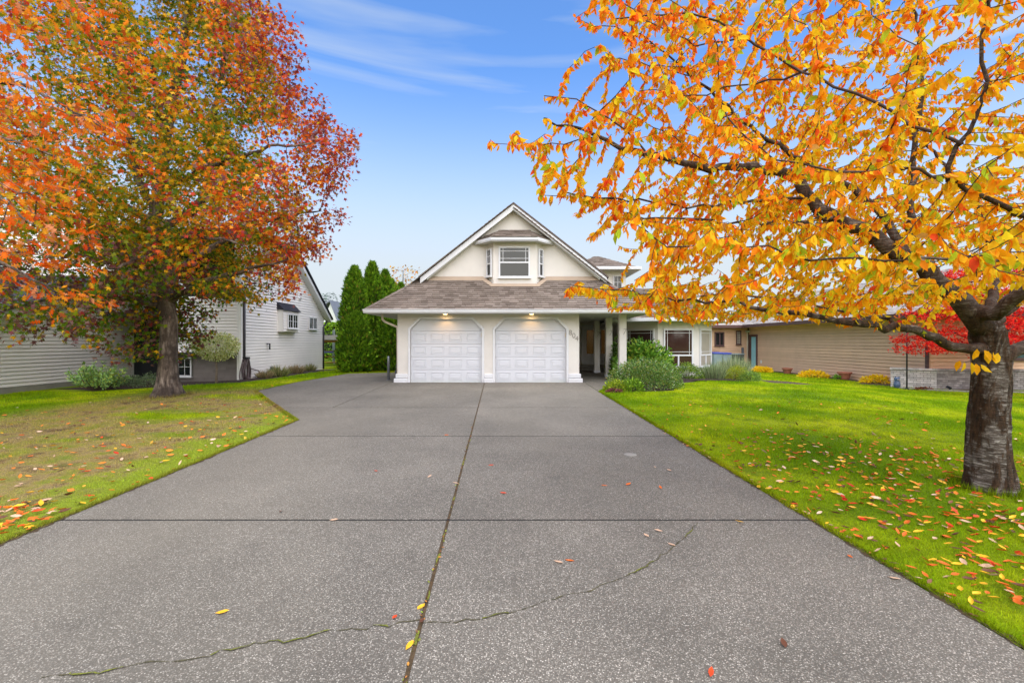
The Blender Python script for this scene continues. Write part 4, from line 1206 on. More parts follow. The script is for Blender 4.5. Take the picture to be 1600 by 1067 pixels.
class Tree:
    def __init__(s): s.p = []; s.par = []; s.r = []
    def limb(s, pts, r0, r1, parent=-1, step=.15, wig=.0, rng=random.Random(1)):
        """hand-placed limb; returns node ids"""
        L = resample(pts, step); ids = []
        for i, q in enumerate(L):
            if i == 0 and parent >= 0:
                ids.append(parent); continue
            t = i / max(1, len(L) - 1)
            q = q + np.array([rng.uniform(-1, 1), rng.uniform(-1, 1), rng.uniform(-1, 1)]) * wig * (1 if 0 < i < len(L) - 1 else 0)
            s.p.append(q); s.par.append(ids[-1] if ids else parent); s.r.append(r0 + (r1 - r0) * t)
            ids.append(len(s.p) - 1)
        return ids
    def near(s, q):
        d = np.linalg.norm(np.array(s.p) - np.array(q), axis=1); return int(np.argmin(d))
    def grow(s, att, step=.15, infl=1.6, kill=.3, iters=120, droop=0.0, rng=np.random.default_rng(5), reach=9):
        att = [a for a in att]
        s.hand = len(s.p); dead = set()
        for it in range(iters):
            if not att: break
            kd = kdtree.KDTree(len(s.p))
            for i, q in enumerate(s.p): kd.insert(q, i)
            kd.balance()
            acc = {}; keep = []
            for a in att:
                _, i, d = kd.find(a)
                if d < kill: continue
                keep.append(a)
                if d < infl or it < 1:
                    acc.setdefault(i, []).append((a - s.p[i]) / d)
            att = keep; new = 0
            for i, ds in acc.items():
                v = np.sum(ds, axis=0) + rng.normal(0, .12, 3); v[2] -= droop
                n = np.linalg.norm(v)
                if n < .15: continue
                q = s.p[i] + v / n * step
                if (i, round(q[0], 2), round(q[1], 2), round(q[2], 2)) in dead: continue
                dead.add((i, round(q[0], 2), round(q[1], 2), round(q[2], 2)))
                s.p.append(q); s.par.append(i); s.r.append(0.0); new += 1
            if not new: infl *= 1.5
            if infl > reach: break
    def finish(s, tip=.003, expo=2.3):
        n = len(s.p); kids = [[] for _ in range(n)]
        for i, q in enumerate(s.par):
            if q >= 0: kids[q].append(i)
        acc = [0.0] * n
        for i in range(n - 1, -1, -1):
            e = sum(acc[k] for k in kids[i])
            if not kids[i]: e = tip ** expo
            acc[i] = e
            s.r[i] = s.r[i] if i < s.hand else min(e ** (1 / expo), s.r[s.par[i]] * .8 if s.par[i] < s.hand and s.r[s.par[i]] > 0 else 9)
        s.kids = kids; s.p = np.array(s.p)
        return s
    def chains(s):
        out = []; stack = [i for i, q in enumerate(s.par) if q < 0]
        starts = [(i, -1) for i in stack]
        while starts:
            i, q = starts.pop(); ch = ([q] if q >= 0 else []) + [i]
            while s.kids[i]:
                ks = sorted(s.kids[i], key=lambda k: -s.r[k])
                for k in ks[1:]: starts.append((k, i))
                i = ks[0]; ch.append(i)
            out.append(ch)
        return out
    def build(s, parent, mat, mat_twig, limb_r=.022, trunk_fn=None, skip=()):
        tw = MB(); first = True
        for ch in s.chains():
            if len(ch) < 2: continue
            child0 = ch[1]
            P_ = [s.p[i] for i in ch]; r_ = [s.r[i] for i in ch]
            if not first:                                   # collar where the limb leaves its parent
                r_[0] = min(r_[0] * .95, r_[1] * (1.35 if r_[1] > .03 else 1.2))
                if len(r_) > 3 and r_[1] > .03: r_[1] *= 1.15
            big = max(r_[:2])
            if first:
                trunk_fn(P_, r_) if trunk_fn else MB().tube(P_, r_, 14).build('trunk', mat, parent, True)
                first = False
            elif big > limb_r:
                MB().tube(P_, r_, 9 if big > .05 else 6).build('limb', mat, parent, True)
            else:
                tw.tube(P_, [max(q, .0022) for q in r_], 4 if big > .008 else 3, cap=False)
        if tw.v:
            o = tw.build('twigs', mat_twig, parent, True); o['kind'] = 'stuff'
    def tips(s, maxr):
        """nodes on thin wood, with the direction the twig runs there"""
        idx = [i for i in range(len(s.p)) if s.par[i] >= 0 and s.r[i] < maxr]
        d = np.array([s.p[i] - s.p[s.par[i]] for i in idx]); d /= np.linalg.norm(d, axis=1, keepdims=True) + 1e-9
        return np.array(idx), s.p[idx], d

def rough_trunk(P_, r_, n, seed, flare, amp, name, mat, parent, lobes=5, ring=.06):
    """trunk skin: swelling roots, ribs and burrs"""
    P2 = resample(P_, ring); rr2 = np.interp(np.linspace(0, 1, len(P2)), np.linspace(0, 1, len(r_)), r_)
    rg = np.random.default_rng(seed); ph = rg.uniform(0, 6.28, 8); V = []
    for i, (q, r) in enumerate(zip(P2, rr2)):
        h = q[2] - P2[0][2]
        for k in range(n):
            w_ = 2 * math.pi * k / n
            root = flare * math.exp(-h / .28) * (.45 + .55 * math.sin(lobes * w_ + ph[0]) ** 2)
            rib = amp * (math.sin(3 * w_ + ph[1] + .5 * h) * .5 + (1 - 2 * abs(math.sin(3.5 * w_ + ph[2] - .6 * h + math.sin(h * 2)))) * .34 + (1 - 2 * abs(math.sin(6.5 * w_ + ph[3] + 1.1 * math.sin(3 * h)))) * .22 + .16 * math.sin(19 * w_ + 9 * math.sin(5 * h + 3 * w_)) + rg.normal(0, .12))
            bur = amp * .5 * math.sin(4.2 * h + ph[4] + 1.5 * math.sin(w_ + ph[5])) * math.sin(2 * w_ + ph[6])
            V.append((q[0] + (r * (1 + rib + bur) + root) * math.cos(w_), q[1] + (r * (1 + rib + bur) + root) * math.sin(w_), q[2]))
    mb = MB(); m = len(P2)
    fs = [(i * n + k, i * n + (k + 1) % n, (i + 1) * n + (k + 1) % n, (i + 1) * n + k) for i in range(m - 1) for k in range(n)]
    fs.append(tuple((m - 1) * n + k for k in range(n)))
    return mb.add(V, fs).build(name, mat, parent, True)

def proj(P_):
    P_ = np.asarray(P_); Y = np.maximum(P_[:, 1], .05)
    return 800 + F_PX * P_[:, 0] / Y, 533.5 - F_PX * (P_[:, 2] - CAM_Z) / Y

def split_large(P_, size, n=300):
    """the leaves that show largest in the photograph"""
    px, py = proj(P_); s = size / np.maximum(P_[:, 1], .1)
    s[(px < 5) | (px > 1595) | (py < 5) | (py > 1060)] = 0
    o = np.argsort(-s); return o[:n], o[n:]

# ------------------------------------------------------------------ cherry tree, right foreground
rg = np.random.default_rng(21)
CX, CY = 5.2, 4.96
cz0 = gz(CX, CY)
cherry = empty('cherry_tree', (CX, CY, cz0), 'spreading cherry tree with orange and yellow leaves and dark peeling bark', 'tree')
t = Tree(); wr_ = random.Random(4)
trunk = t.limb([(CX, CY, cz0 - .05), (CX, CY, .5), (CX + .02, CY, 1.15), at(1543, 520, 4.95)], .172, .150, step=.2)
def L(pts, r0, r1, frm=None, wig=.025):
    P_ = [at(*q) for q in pts]; n_ = t.near(P_[0]) if frm is None else frm
    return t.limb([t.p[n_]] + P_, r0 * .66, r1 * .75, n_, .14, wig, wr_)
l1 = L([(1500, 545, 4.85), (1461, 529, 4.7), (1409, 510, 4.5), (1380, 514, 4.4), (1333, 502, 4.25), (1291, 494, 4.2), (1199, 483, 4.25), (1150, 470, 4.3), (1060, 470, 4.45)], .085, .012)
L([(1395, 500, 4.5), (1347, 492, 4.6), (1290, 480, 4.8), (1220, 470, 5.1)], .03, .008)
l2 = L([(1526, 500, 4.93), (1499, 472, 4.9), (1472, 445, 4.92), (1445, 420, 4.95), (1409, 398, 5.0), (1376, 373, 5.05), (1314, 347, 5.1), (1281, 329, 5.2), (1258, 300, 5.25), (1243, 270, 5.3), (1190, 262, 5.0), (1110, 262, 4.7), (1010, 240, 4.5), (930, 215, 4.3), (850, 185, 4.2)], .16, .010)
L([(1409, 388, 5.1), (1379, 330, 5.4), (1317, 287, 5.7), (1240, 245, 5.9), (1160, 190, 5.9), (1080, 120, 5.7), (1010, 60, 5.4)], .075, .010)
L([(1425, 372, 5.1), (1422, 309, 5.2), (1428, 240, 5.4), (1440, 150, 5.6), (1432, 60, 5.6), (1420, -60, 5.6)], .06, .012)
L([(1262, 312, 5.2), (1205, 308, 4.8), (1150, 318, 4.4), (1060, 322, 4.2), (960, 310, 4.05), (880, 300, 3.95)], .028, .008)
L([(1300, 340, 5.05), (1240, 348, 4.6), (1150, 350, 4.3), (1050, 345, 4.1), (960, 330, 4.0)], .03, .008)
l3 = L([(1557, 490, 4.7), (1590, 460, 4.5), (1680, 410, 4.1), (1760, 350, 3.8), (1860, 250, 3.6)], .11, .03)
L([(1575, 475, 4.6), (1600, 440, 4.9), (1660, 330, 5.2), (1640, 160, 5.4), (1600, -20, 5.4)], .08, .02)
L([(1563, 562, 4.9), (1600, 540, 4.95), (1700, 500, 5.1), (1850, 440, 5.6), (2000, 420, 6.2)], .11, .02)
L([(1680, 400, 4.05), (1600, 338, 3.7), (1560, 315, 3.55), (1507, 294, 3.4), (1484, 278, 3.3), (1417, 264, 3.2), (1375, 271, 3.1), (1290, 262, 3.0), (1210, 250, 3.05)], .045, .008)
L([(1484, 285, 3.3), (1482, 262, 3.3), (1499, 231, 3.25), (1530, 180, 3.2), (1538, 130, 3.15), (1538, 20, 3.1), (1530, -60, 3.1)], .030, .010)
L([(1499, 231, 3.25), (1462, 208, 3.3), (1395, 180, 3.5), (1307, 138, 3.7), (1257, 110, 3.8), (1206, 82, 3.9), (1161, 56, 3.95), (1080, 20, 4.0), (960, 30, 4.0)], .022, .008)
L([(1700, 410, 3.9), (1640, 400, 3.2), (1600, 399, 2.9), (1478, 406, 2.8), (1379, 408, 2.75), (1307, 407, 2.75), (1265, 402, 2.8), (1199, 386, 2.9), (1120, 380, 3.1)], .025, .006)
L([(1540, 505, 5.1), (1560, 430, 5.9), (1520, 300, 6.8), (1420, 200, 7.4)], .09, .02)
L([(1545, 510, 5.1), (1640, 420, 6.2), (1760, 300, 7.2)], .09, .02)
L([(1257, 112, 3.8), (1180, 130, 4.2), (1080, 148, 4.5), (1000, 142, 4.6)], .018, .006)
L([(1010, 238, 4.5), (960, 190, 4.4), (900, 158, 4.3), (850, 150, 4.25)], .016, .005)
L([(1080, 120, 5.7), (1000, 98, 5.3), (940, 90, 5.0)], .014, .005)
L([(1161, 56, 3.95), (1090, 70, 4.2), (1000, 30, 4.4), (950, -20, 4.5)], .014, .005)
L([(1110, 262, 4.7), (1040, 205, 4.9), (960, 170, 5.0)], .014, .005)
L([(930, 215, 4.3), (880, 225, 4.25), (820, 228, 4.15), (765, 224, 4.1)], .012, .004)
L([(960, 310, 4.05), (900, 306, 4.0), (845, 305, 3.95)], .010, .004)
L([(1010, 60, 5.4), (960, 45, 5.1), (900, 28, 4.9)], .012, .004)
L([(1060, 470, 4.45), (980, 455, 4.4), (895, 446, 4.35)], .012, .004)
# crown: points the twigs grow towards, through a wide umbrella-shaped volume
from_poly = [(930, -140), (893, 30), (955, 108), (1030, 120), (1010, 165), (845, 148), (750, 222), (835, 255), (830, 305), (915, 335), (905, 380), (945, 398), (888, 446), (905, 472), (965, 492),
             (1000, 508), (1080, 511), (1160, 505), (1260, 500), (1330, 505), (1400, 478), (1500, 470), (1640, 470), (2050, 470), (2050, -140)]
def inpoly(x, y, P_):
    c = np.zeros(len(x), bool); n = len(P_)
    for i in range(n):
        x0, y0 = P_[i]; x1, y1 = P_[(i + 1) % n]
        if y0 == y1: continue
        k = ((y0 > y) != (y1 > y)) & (x < (x1 - x0) * (y - y0) / (y1 - y0) + x0); c ^= k
    return c
def sample_crown(n):
    out = []
    while len(out) < n:
        m = 4000
        a = rg.uniform(0, 2 * math.pi, m); rad = 6.0 * np.sqrt(rg.uniform(0.01, 1, m))
        X = CX + rad * np.cos(a); Y = CY + .62 * rad * np.sin(a); Z = rg.uniform(1.5, 6.6, m)
        ok = (Y > 1.9) & (X > -1.1) & (X < 9.2)
        ok &= ~((Y < 2.6) & (X < 2.2))
        dome = 6.6 - .075 * rad ** 2                     # lower outer reach
        ok &= Z < dome
        ok &= rg.random(m) < np.where(X > 6.6, .35, 1.0)
        ok &= rg.random(m) < np.where((Y < 3.3), .55, 1.0)
        ok &= rg.random(m) < np.where((Z > 3.2), .55, 1.0)
        P_ = np.stack([X, Y, Z], 1)
        px, py = proj(P_)
        ok &= inpoly(px, py, from_poly)
        ok &= ~((px > 880) & (px < 1010) & (py > 384) & (py < 432)) & ~((px < 1040) & (py > 488))
        ok &= rg.random(m) < np.where((px < 1000) & (py > 340), .5, 1.0)
        ok &= wob(P_, 1.6, 3) > -.45 + .25 * rg.random(m)
        out += list(P_[ok])
    return out[:n]
t.grow(sample_crown(5600), step=.12, infl=.95, kill=.165, iters=90, droop=.10, rng=rg, reach=1.6)
t.finish(tip=.0026, expo=2.35)
def cherry_trunk(P_, r_):
    k = next(i for i, q in enumerate(P_) if q[2] > 1.42)
    top_ = P_[k]; Pt = list(P_[:k + 1]) + [top_ + np.array([0, 0, .07]), top_ + np.array([0, 0, .13]), top_ + np.array([0, 0, .17])]
    rt_ = list(r_[:k + 1]) + [r_[k] * .86, r_[k] * .6, r_[k] * .2]
    Ls = np.concatenate([[0], np.cumsum([np.linalg.norm(a_ - b_) for a_, b_ in zip(Pt[1:], Pt[:-1])])]); Pu = resample(Pt, .05); Lu = np.concatenate([[0], np.cumsum([np.linalg.norm(a_ - b_) for a_, b_ in zip(Pu[1:], Pu[:-1])])])
    rough_trunk(Pu, list(np.interp(Lu, Ls, rt_)), 72, 3, .085, .13, 'trunk', M['bark_cherry'], cherry, 4, .05)
    rr_ = list(r_[k:]); m_ = min(3, len(rr_) - 1)
    for i_ in range(m_): rr_[i_] = min(rr_[i_], rr_[m_] * (1.25 - .07 * i_))
    if len(P_) - k > 1: MB().tube(P_[k:], rr_, 12).build('limb', M['bark_limb'], cherry, True)
t.build(cherry, M['bark_limb'], M['bark_twig'], .016, cherry_trunk)
ids, q, d = t.tips(.0075)
per = 9
n_ = len(q) * per
base = np.repeat(q, per, axis=0); dd = np.repeat(d, per, axis=0)
base = base - dd * rg.uniform(0, .13, (n_, 1))
out_ = dd * .30 + rg.normal(0, .34, (n_, 3)) + np.array([0, 0, -.80])
size = rg.uniform(.052, .096, n_)
pal = lin([(255, 194, 30), (255, 170, 20), (255, 144, 24), (250, 116, 34), (242, 206, 40), (176, 192, 40), (230, 84, 36), (224, 164, 84)])
hgt = np.clip((base[:, 2] - 1.6) / 3.2, 0, 1); lft = np.clip((4.0 - base[:, 0]) / 4.5, 0, 1); mixv = np.clip(.48 * hgt + .50 * lft + rg.normal(0, .16, n_), 0, 1)
cA = pick(pal, n_, [6, 3, 1, .2, 3, 1.7, .0, .3], .10, rg); cB = pick(pal, n_, [1.5, 3, 5, 3.2, .5, .35, .9, .8], .10, rg)
cols = np.where((rg.random(n_) < mixv)[:, None], cB, cA)
keep = (base[:, 2] > 1.2) & (rg.random(n_) < .92)
base, out_, size, cols = base[keep], out_[keep], size[keep], cols[keep]
big, rest = split_large(base, size, 300)
leaf_parts('leaf', LEAF_OVAL, base[big], out_[big], size[big], cols[big], M['leaf'], cherry)
leaf_mesh('crown', LEAF_OVAL, base[rest], out_[rest], size[rest], cols[rest], M['leaf'], cherry)
# two sprigs that sprout from the trunk
for sx_, sy_ in ((1545, 545), (1518, 563)):
    p0 = at(sx_, sy_, 4.62); MB().tube([p0 + (.12, .12, -.06), p0 + (.05, .06, .03), p0, p0 + (-.10, -.03, -.02)], .004, 4).build('sprig', M['bark_twig'], cherry)
    b2 = np.array([p0 + np.array([-.12 + .05 * i, -.02 + .02 * rg.random(), .0 - .01 * i]) for i in range(5)])
    leaf_parts('leaf', LEAF_OVAL, b2, np.tile([-.15, -.1, -1.0], (5, 1)) + rg.normal(0, .3, (5, 3)), rg.uniform(.10, .14, 5), pick(pal[:2], 5, None, .05, rg), M['leaf'], cherry)

# ------------------------------------------------------------------ sweetgum, left
rg = np.random.default_rng(5)
GX0, GY0 = -9.3, 12.3; g0 = gz(GX0, GY0)
gum = empty('sweetgum_tree', (GX0, GY0, g0), 'tall sweetgum tree in red, orange and green autumn leaf with grey trunk', 'tree')
t = Tree(); wr_ = random.Random(9)
def A(px, py, Y=12.3): return tuple(at(px, py, Y))
tr = t.limb([(GX0, GY0, g0 - .05), (GX0, GY0, .8), A(264, 500), A(252, 420), A(242, 352), A(250, 285), A(259, 210), A(270, 150), A(285, 90, 12.2), A(300, -20, 12.2), A(305, -150, 12.2), A(300, -260)], .225, .03, step=.3)
def L2(pts, r0, r1):
    P_ = [np.array(A(*q)) for q in pts]; n_ = t.near(P_[0]); return t.limb([t.p[n_]] + P_, r0, r1, n_, .25, .04, wr_)
L2([(240, 350), (191, 319, 12.0), (140, 290, 11.5), (90, 270, 11.2)], .12, .03)
L2([(244, 330), (225, 300, 12.8), (200, 230, 13.4), (190, 150, 13.8), (180, 40, 13.8)], .11, .03)
L2([(250, 360), (300, 330, 12.6), (322, 300, 12.9), (330, 200, 13), (350, 90, 13), (360, -40, 13)], .12, .03)
L2([(256, 220), (240, 105, 11.8), (210, 79, 11.5), (195, 22, 11.3)], .09, .02)
L2([(262, 470), (320, 440, 11.8), (390, 420, 11.4), (450, 405, 11.2)], .10, .02)
L2([(255, 430), (340, 380, 13), (430, 340, 13.5), (500, 330, 13.7)], .10, .02)
L2([(262, 480), (200, 470, 12.0), (150, 480, 11.6), (110, 500, 11.4)], .08, .02)
L2([(247, 300), (330, 260, 11.6), (420, 230, 11.1), (480, 225, 11)], .09, .02)
L2([(255, 240), (150, 200, 12.6), (90, 170, 12.9)], .08, .02)
L2([(250, 400), (230, 400, 11), (200, 410, 9.9), (170, 420, 9.3)], .09, .02)
L2([(250, 380), (290, 370, 11), (330, 370, 9.9), (370, 380, 9.3)], .09, .02)
L2([(250, 400), (260, 370, 14), (240, 340, 16)], .09, .02)
rad_z = [(0.9, 1.4), (1.5, 2.2), (2.3, 2.6), (3.2, 3.2), (4.9, 4.3), (7.0, 4.05), (8.9, 3.35), (10.6, 2.45), (12.5, 1.5), (14.5, .5)]
zz, rz_ = np.array(rad_z).T
P_ = []
while len(P_) < 5200:
    m = 6000; Z = rg.uniform(.9, 14.5, m); a = rg.uniform(0, 6.283, m)
    rm = np.interp(Z, zz, rz_); bump_ = 1 + .13 * np.sin(3 * a + Z) + .10 * np.sin(5 * a - 1.7 * Z)
    rad = rm * bump_ * np.sqrt(rg.uniform(.05, 1, m))
    X = GX0 + .25 + rad * np.cos(a) * np.where(np.cos(a) < 0, .86, 1.0); Y = GY0 + rad * .9 * np.sin(a)
    ok = rg.random(m) < .35 + .65 * (rad / rm) ** 1.5
    Q = np.stack([X, Y, Z], 1)
    ok &= wob(Q * np.array([1, 1, 1.7]), 1.9, 8) > -.40 + .2 * rg.random(m)
    # the low front boughs hang only to the left of the trunk
    ok &= ~((Z < 2.55) & (X > GX0 + .1)) & ~((Z < 2.6) & (X > GX0 - .3) & (X < GX0 + 1.2) & (Y < GY0))
    P_ += list(Q[ok])
    # heavy low boughs to the left of the trunk, towards the drive
    lb = np.stack([rg.uniform(-13.2, -9.2, 70), rg.uniform(9.6, 13.4, 70), rg.uniform(1.4, 3.6, 70)], 1)
    P_ += list(lb[(lb[:, 2] > 1.3 + .55 * np.clip(-11.6 - lb[:, 0], 0, 2))])
P_ = [P_[i] for i in rg.permutation(len(P_))]
t.grow(P_[:5200], step=.24, infl=2.2, kill=.32, iters=80, droop=.02, rng=rg)
t.finish(tip=.004, expo=2.3)
def gum_trunk(PP, rr_):
    k = next(i for i, q_ in enumerate(PP) if q_[2] > 4.0)
    rough_trunk(PP[:k + 1], rr_[:k + 1], 60, 12, .26, .05, 'trunk', M['bark_gum'], gum, 4)
    MB().tube(PP[k:], rr_[k:], 12).build('limb', M['bark_gum'], gum, True)
t.build(gum, M['bark_gum'], M['bark_twig'], .035, gum_trunk)
ids, q, d = t.tips(.012)
per = max(4, int(70000 / len(q))); n_ = len(q) * per
base = np.repeat(q, per, axis=0) + rg.normal(0, .13, (n_, 3)); dd = np.repeat(d, per, axis=0)
dirs = dd * .4 + rg.normal(0, .55, (n_, 3)) + np.array([0, 0, -.45])
size = rg.uniform(.09, .15, n_)
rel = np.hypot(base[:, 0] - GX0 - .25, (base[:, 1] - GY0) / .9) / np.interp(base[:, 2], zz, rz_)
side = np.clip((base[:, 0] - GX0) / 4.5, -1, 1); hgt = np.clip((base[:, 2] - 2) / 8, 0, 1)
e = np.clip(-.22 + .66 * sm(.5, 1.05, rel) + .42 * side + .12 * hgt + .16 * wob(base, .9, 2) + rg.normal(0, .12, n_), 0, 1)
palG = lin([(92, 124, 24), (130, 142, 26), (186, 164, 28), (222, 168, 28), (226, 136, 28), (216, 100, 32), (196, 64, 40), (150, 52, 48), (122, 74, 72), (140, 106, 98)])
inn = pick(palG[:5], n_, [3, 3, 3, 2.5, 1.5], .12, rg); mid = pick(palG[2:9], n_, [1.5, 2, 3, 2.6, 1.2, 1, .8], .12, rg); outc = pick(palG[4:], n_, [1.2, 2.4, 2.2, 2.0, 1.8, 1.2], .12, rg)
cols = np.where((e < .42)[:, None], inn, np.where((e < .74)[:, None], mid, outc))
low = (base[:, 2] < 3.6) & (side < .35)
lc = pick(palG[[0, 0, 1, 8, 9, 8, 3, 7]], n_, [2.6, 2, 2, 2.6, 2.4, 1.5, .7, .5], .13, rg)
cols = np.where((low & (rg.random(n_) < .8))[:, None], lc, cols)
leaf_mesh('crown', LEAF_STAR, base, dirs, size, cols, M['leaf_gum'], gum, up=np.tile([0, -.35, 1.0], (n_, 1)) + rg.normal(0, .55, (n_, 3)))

# ------------------------------------------------------------------ oak whose boughs hang into the picture from the left
rg = np.random.default_rng(15)
OX, OY = -10.2, 6.3; o0 = gz(OX, OY)
oak = empty('oak_tree', (OX, OY, o0), 'oak with russet orange lobed leaves hanging in from the left edge', 'tree')
t = Tree(); wr_ = random.Random(2)
t.limb([(OX, OY, o0), (OX, OY, 2.0), (OX + .1, OY, 4.5), (OX + .1, OY, 7), (OX, OY, 9.5)], .24, .05, step=.3)
for pts, r0 in (([(-9.6, 6.3, 5.6), (-8.4, 6.2, 6.4), (-7.2, 6.1, 6.6), (-5.9, 6.1, 6.0)], .06), ([(-9.5, 6.4, 4.6), (-8.2, 6.5, 5.2), (-6.9, 6.5, 5.0), (-5.8, 6.5, 4.4)], .06),
                ([(-9.6, 6.2, 3.8), (-8.3, 6.1, 4.0), (-7.1, 6.0, 3.6), (-6.3, 6.0, 2.9)], .055), ([(-9.6, 6.3, 3.0), (-8.6, 6.4, 3.1), (-7.4, 6.4, 2.6), (-6.4, 6.4, 2.05)], .05),
                ([(-9.6, 6.0, 4.2), (-8.8, 5.2, 4.7), (-7.4, 4.8, 4.4)], .05), ([(-9.6, 6.8, 4.4), (-8.6, 7.6, 4.8), (-7.4, 7.9, 4.4)], .05),
                ([(-9.6, 6.3, 2.6), (-8.6, 6.1, 2.3), (-7.4, 6.0, 1.95), (-6.7, 6.0, 1.75)], .03)):
    P_ = [np.array(p) for p in pts]; n_ = t.near(P_[0]); t.limb([t.p[n_]] + P_, r0, .012, n_, .18, .03, wr_)
opoly = [(-400, -150), (250, -150), (165, 40), (150, 75), (90, 60), (40, 90), (100, 150), (150, 165), (215, 180), (200, 215), (130, 235), (120, 330), (175, 380), (170, 440), (205, 480), (190, 495), (120, 470), (60, 510), (10, 500), (-400, 520)]
P_ = []
while len(P_) < 1500:
    m = 4000; X = rg.uniform(-12.5, -4.9, m); Y = OY + rg.uniform(-1.9, 1.9, m); Z = rg.uniform(1.6, 8.0, m)
    Q = np.stack([X, Y, Z], 1); px, py = proj(Q)
    ok = inpoly(px, py, opoly) & (wob(Q, 1.7, 4) > -.1) & (rg.random(m) < np.where(X < -9, .4, 1)) & (np.hypot(X - OX, Y - OY) < 5.4)
    P_ += list(Q[ok])
t.grow(P_[:1500], step=.14, infl=1.5, kill=.24, iters=80, droop=.12, rng=rg)
t.finish(tip=.0028, expo=2.3)
t.build(oak, M['bark_gum'], M['bark_grey'], .02)
ids, q, d = t.tips(.0085)
per = 3; n_ = len(q) * per
base = np.repeat(q, per, axis=0) + rg.normal(0, .05, (n_, 3)); dd = np.repeat(d, per, axis=0)
dirs = dd * .55 + rg.normal(0, .38, (n_, 3)) + np.array([.25, 0, -.45]); size = rg.uniform(.10, .155, n_)
palO = lin([(248, 140, 34), (240, 110, 28), (226, 86, 30), (250, 168, 44), (212, 168, 40), (166, 160, 40), (232, 152, 106), (180, 100, 48)])
cols = pick(palO, n_, [3, 3, 2.2, 1.6, 1.2, .8, 1.8, 1.4], .12, rg)
big, rest = split_large(base, size, 300)
leaf_parts('leaf', LEAF_OAK, base[big], dirs[big], size[big], cols[big], M['leaf'], oak)
leaf_mesh('crown', LEAF_OAK, base[rest], dirs[rest], size[rest], cols[rest], M['leaf'], oak)

# ------------------------------------------------------------------ red maple behind the brick wall
rg = np.random.default_rng(6)
JX, JY = 17.0, 16.2; j0 = gz(JX, JY)
jm = empty('japanese_maple', (JX, JY, j0), 'scarlet fine-leaved maple spreading behind the cherry trunk over the brick wall', 'tree')
t = Tree(); wr_ = random.Random(2)
t.limb([(JX, JY, j0), (JX - .1, JY, .5), (JX, JY, 1.3), (JX + .1, JY, 2.2), (JX, JY, 3.2)], .11, .03, step=.2)
for pts in ([(16.6, 16.1, 1.2), (15.6, 16.0, 1.7), (14.4, 15.9, 1.5)], [(16.8, 16.2, 1.8), (15.8, 16.2, 2.7), (14.9, 16.2, 2.9)], [(17.2, 16.1, 1.8), (18.2, 16.0, 2.6), (19.0, 16.0, 2.7)], [(16.8, 15.8, 1.4), (16.4, 14.9, 1.9), (15.6, 14.4, 1.6)]):
    P_ = [np.array(p) for p in pts]; n_ = t.near(P_[0]); t.limb([t.p[n_]] + P_, .045, .012, n_, .18, .04, wr_)
P_ = []
while len(P_) < 800:
    m = 3000; a = rg.uniform(0, 6.283, m); Z = rg.uniform(.9, 4.4, m); rm = np.interp(Z, [.9, 1.5, 2.5, 3.6, 4.4], [3.0, 3.3, 3.0, 2.0, .6])
    rad = rm * np.sqrt(rg.uniform(.1, 1, m)); Q = np.stack([JX + rad * np.cos(a), JY + .75 * rad * np.sin(a), Z], 1)
    lay = np.sin(Z * 9 + 2.5 * np.cos(a) + rad * .8) > -.35
    P_ += list(Q[lay & (Q[:, 1] < 17.3)])
t.grow(P_[:800], step=.16, infl=1.6, kill=.28, iters=60, droop=.0, rng=rg)
t.finish(tip=.003, expo=2.3)
t.build(jm, M['bark_twig'], M['bark_twig'], .03)
ids, q, d = t.tips(.010)
per = max(3, int(24000 / len(q))); n_ = len(q) * per
base = np.repeat(q, per, axis=0) + rg.normal(0, (.11, .11, .05), (n_, 3))
dirs = np.repeat(d, per, axis=0) * .5 + rg.normal(0, .5, (n_, 3)) + np.array([-.2, -.1, -.35])
cols = pick(lin([(238, 38, 30), (246, 70, 46), (206, 26, 32), (160, 22, 34), (250, 112, 80)]), n_, [3, 3, 2, 1.6, 1.2], .16, rg)
leaf_mesh('crown', LEAF_MAPLE, base, dirs, rg.uniform(.07, .115, n_), cols, M['leaf'], jm, up=np.tile([0, -.3, 1.0], (n_, 1)) + rg.normal(0, .4, (n_, 3)))

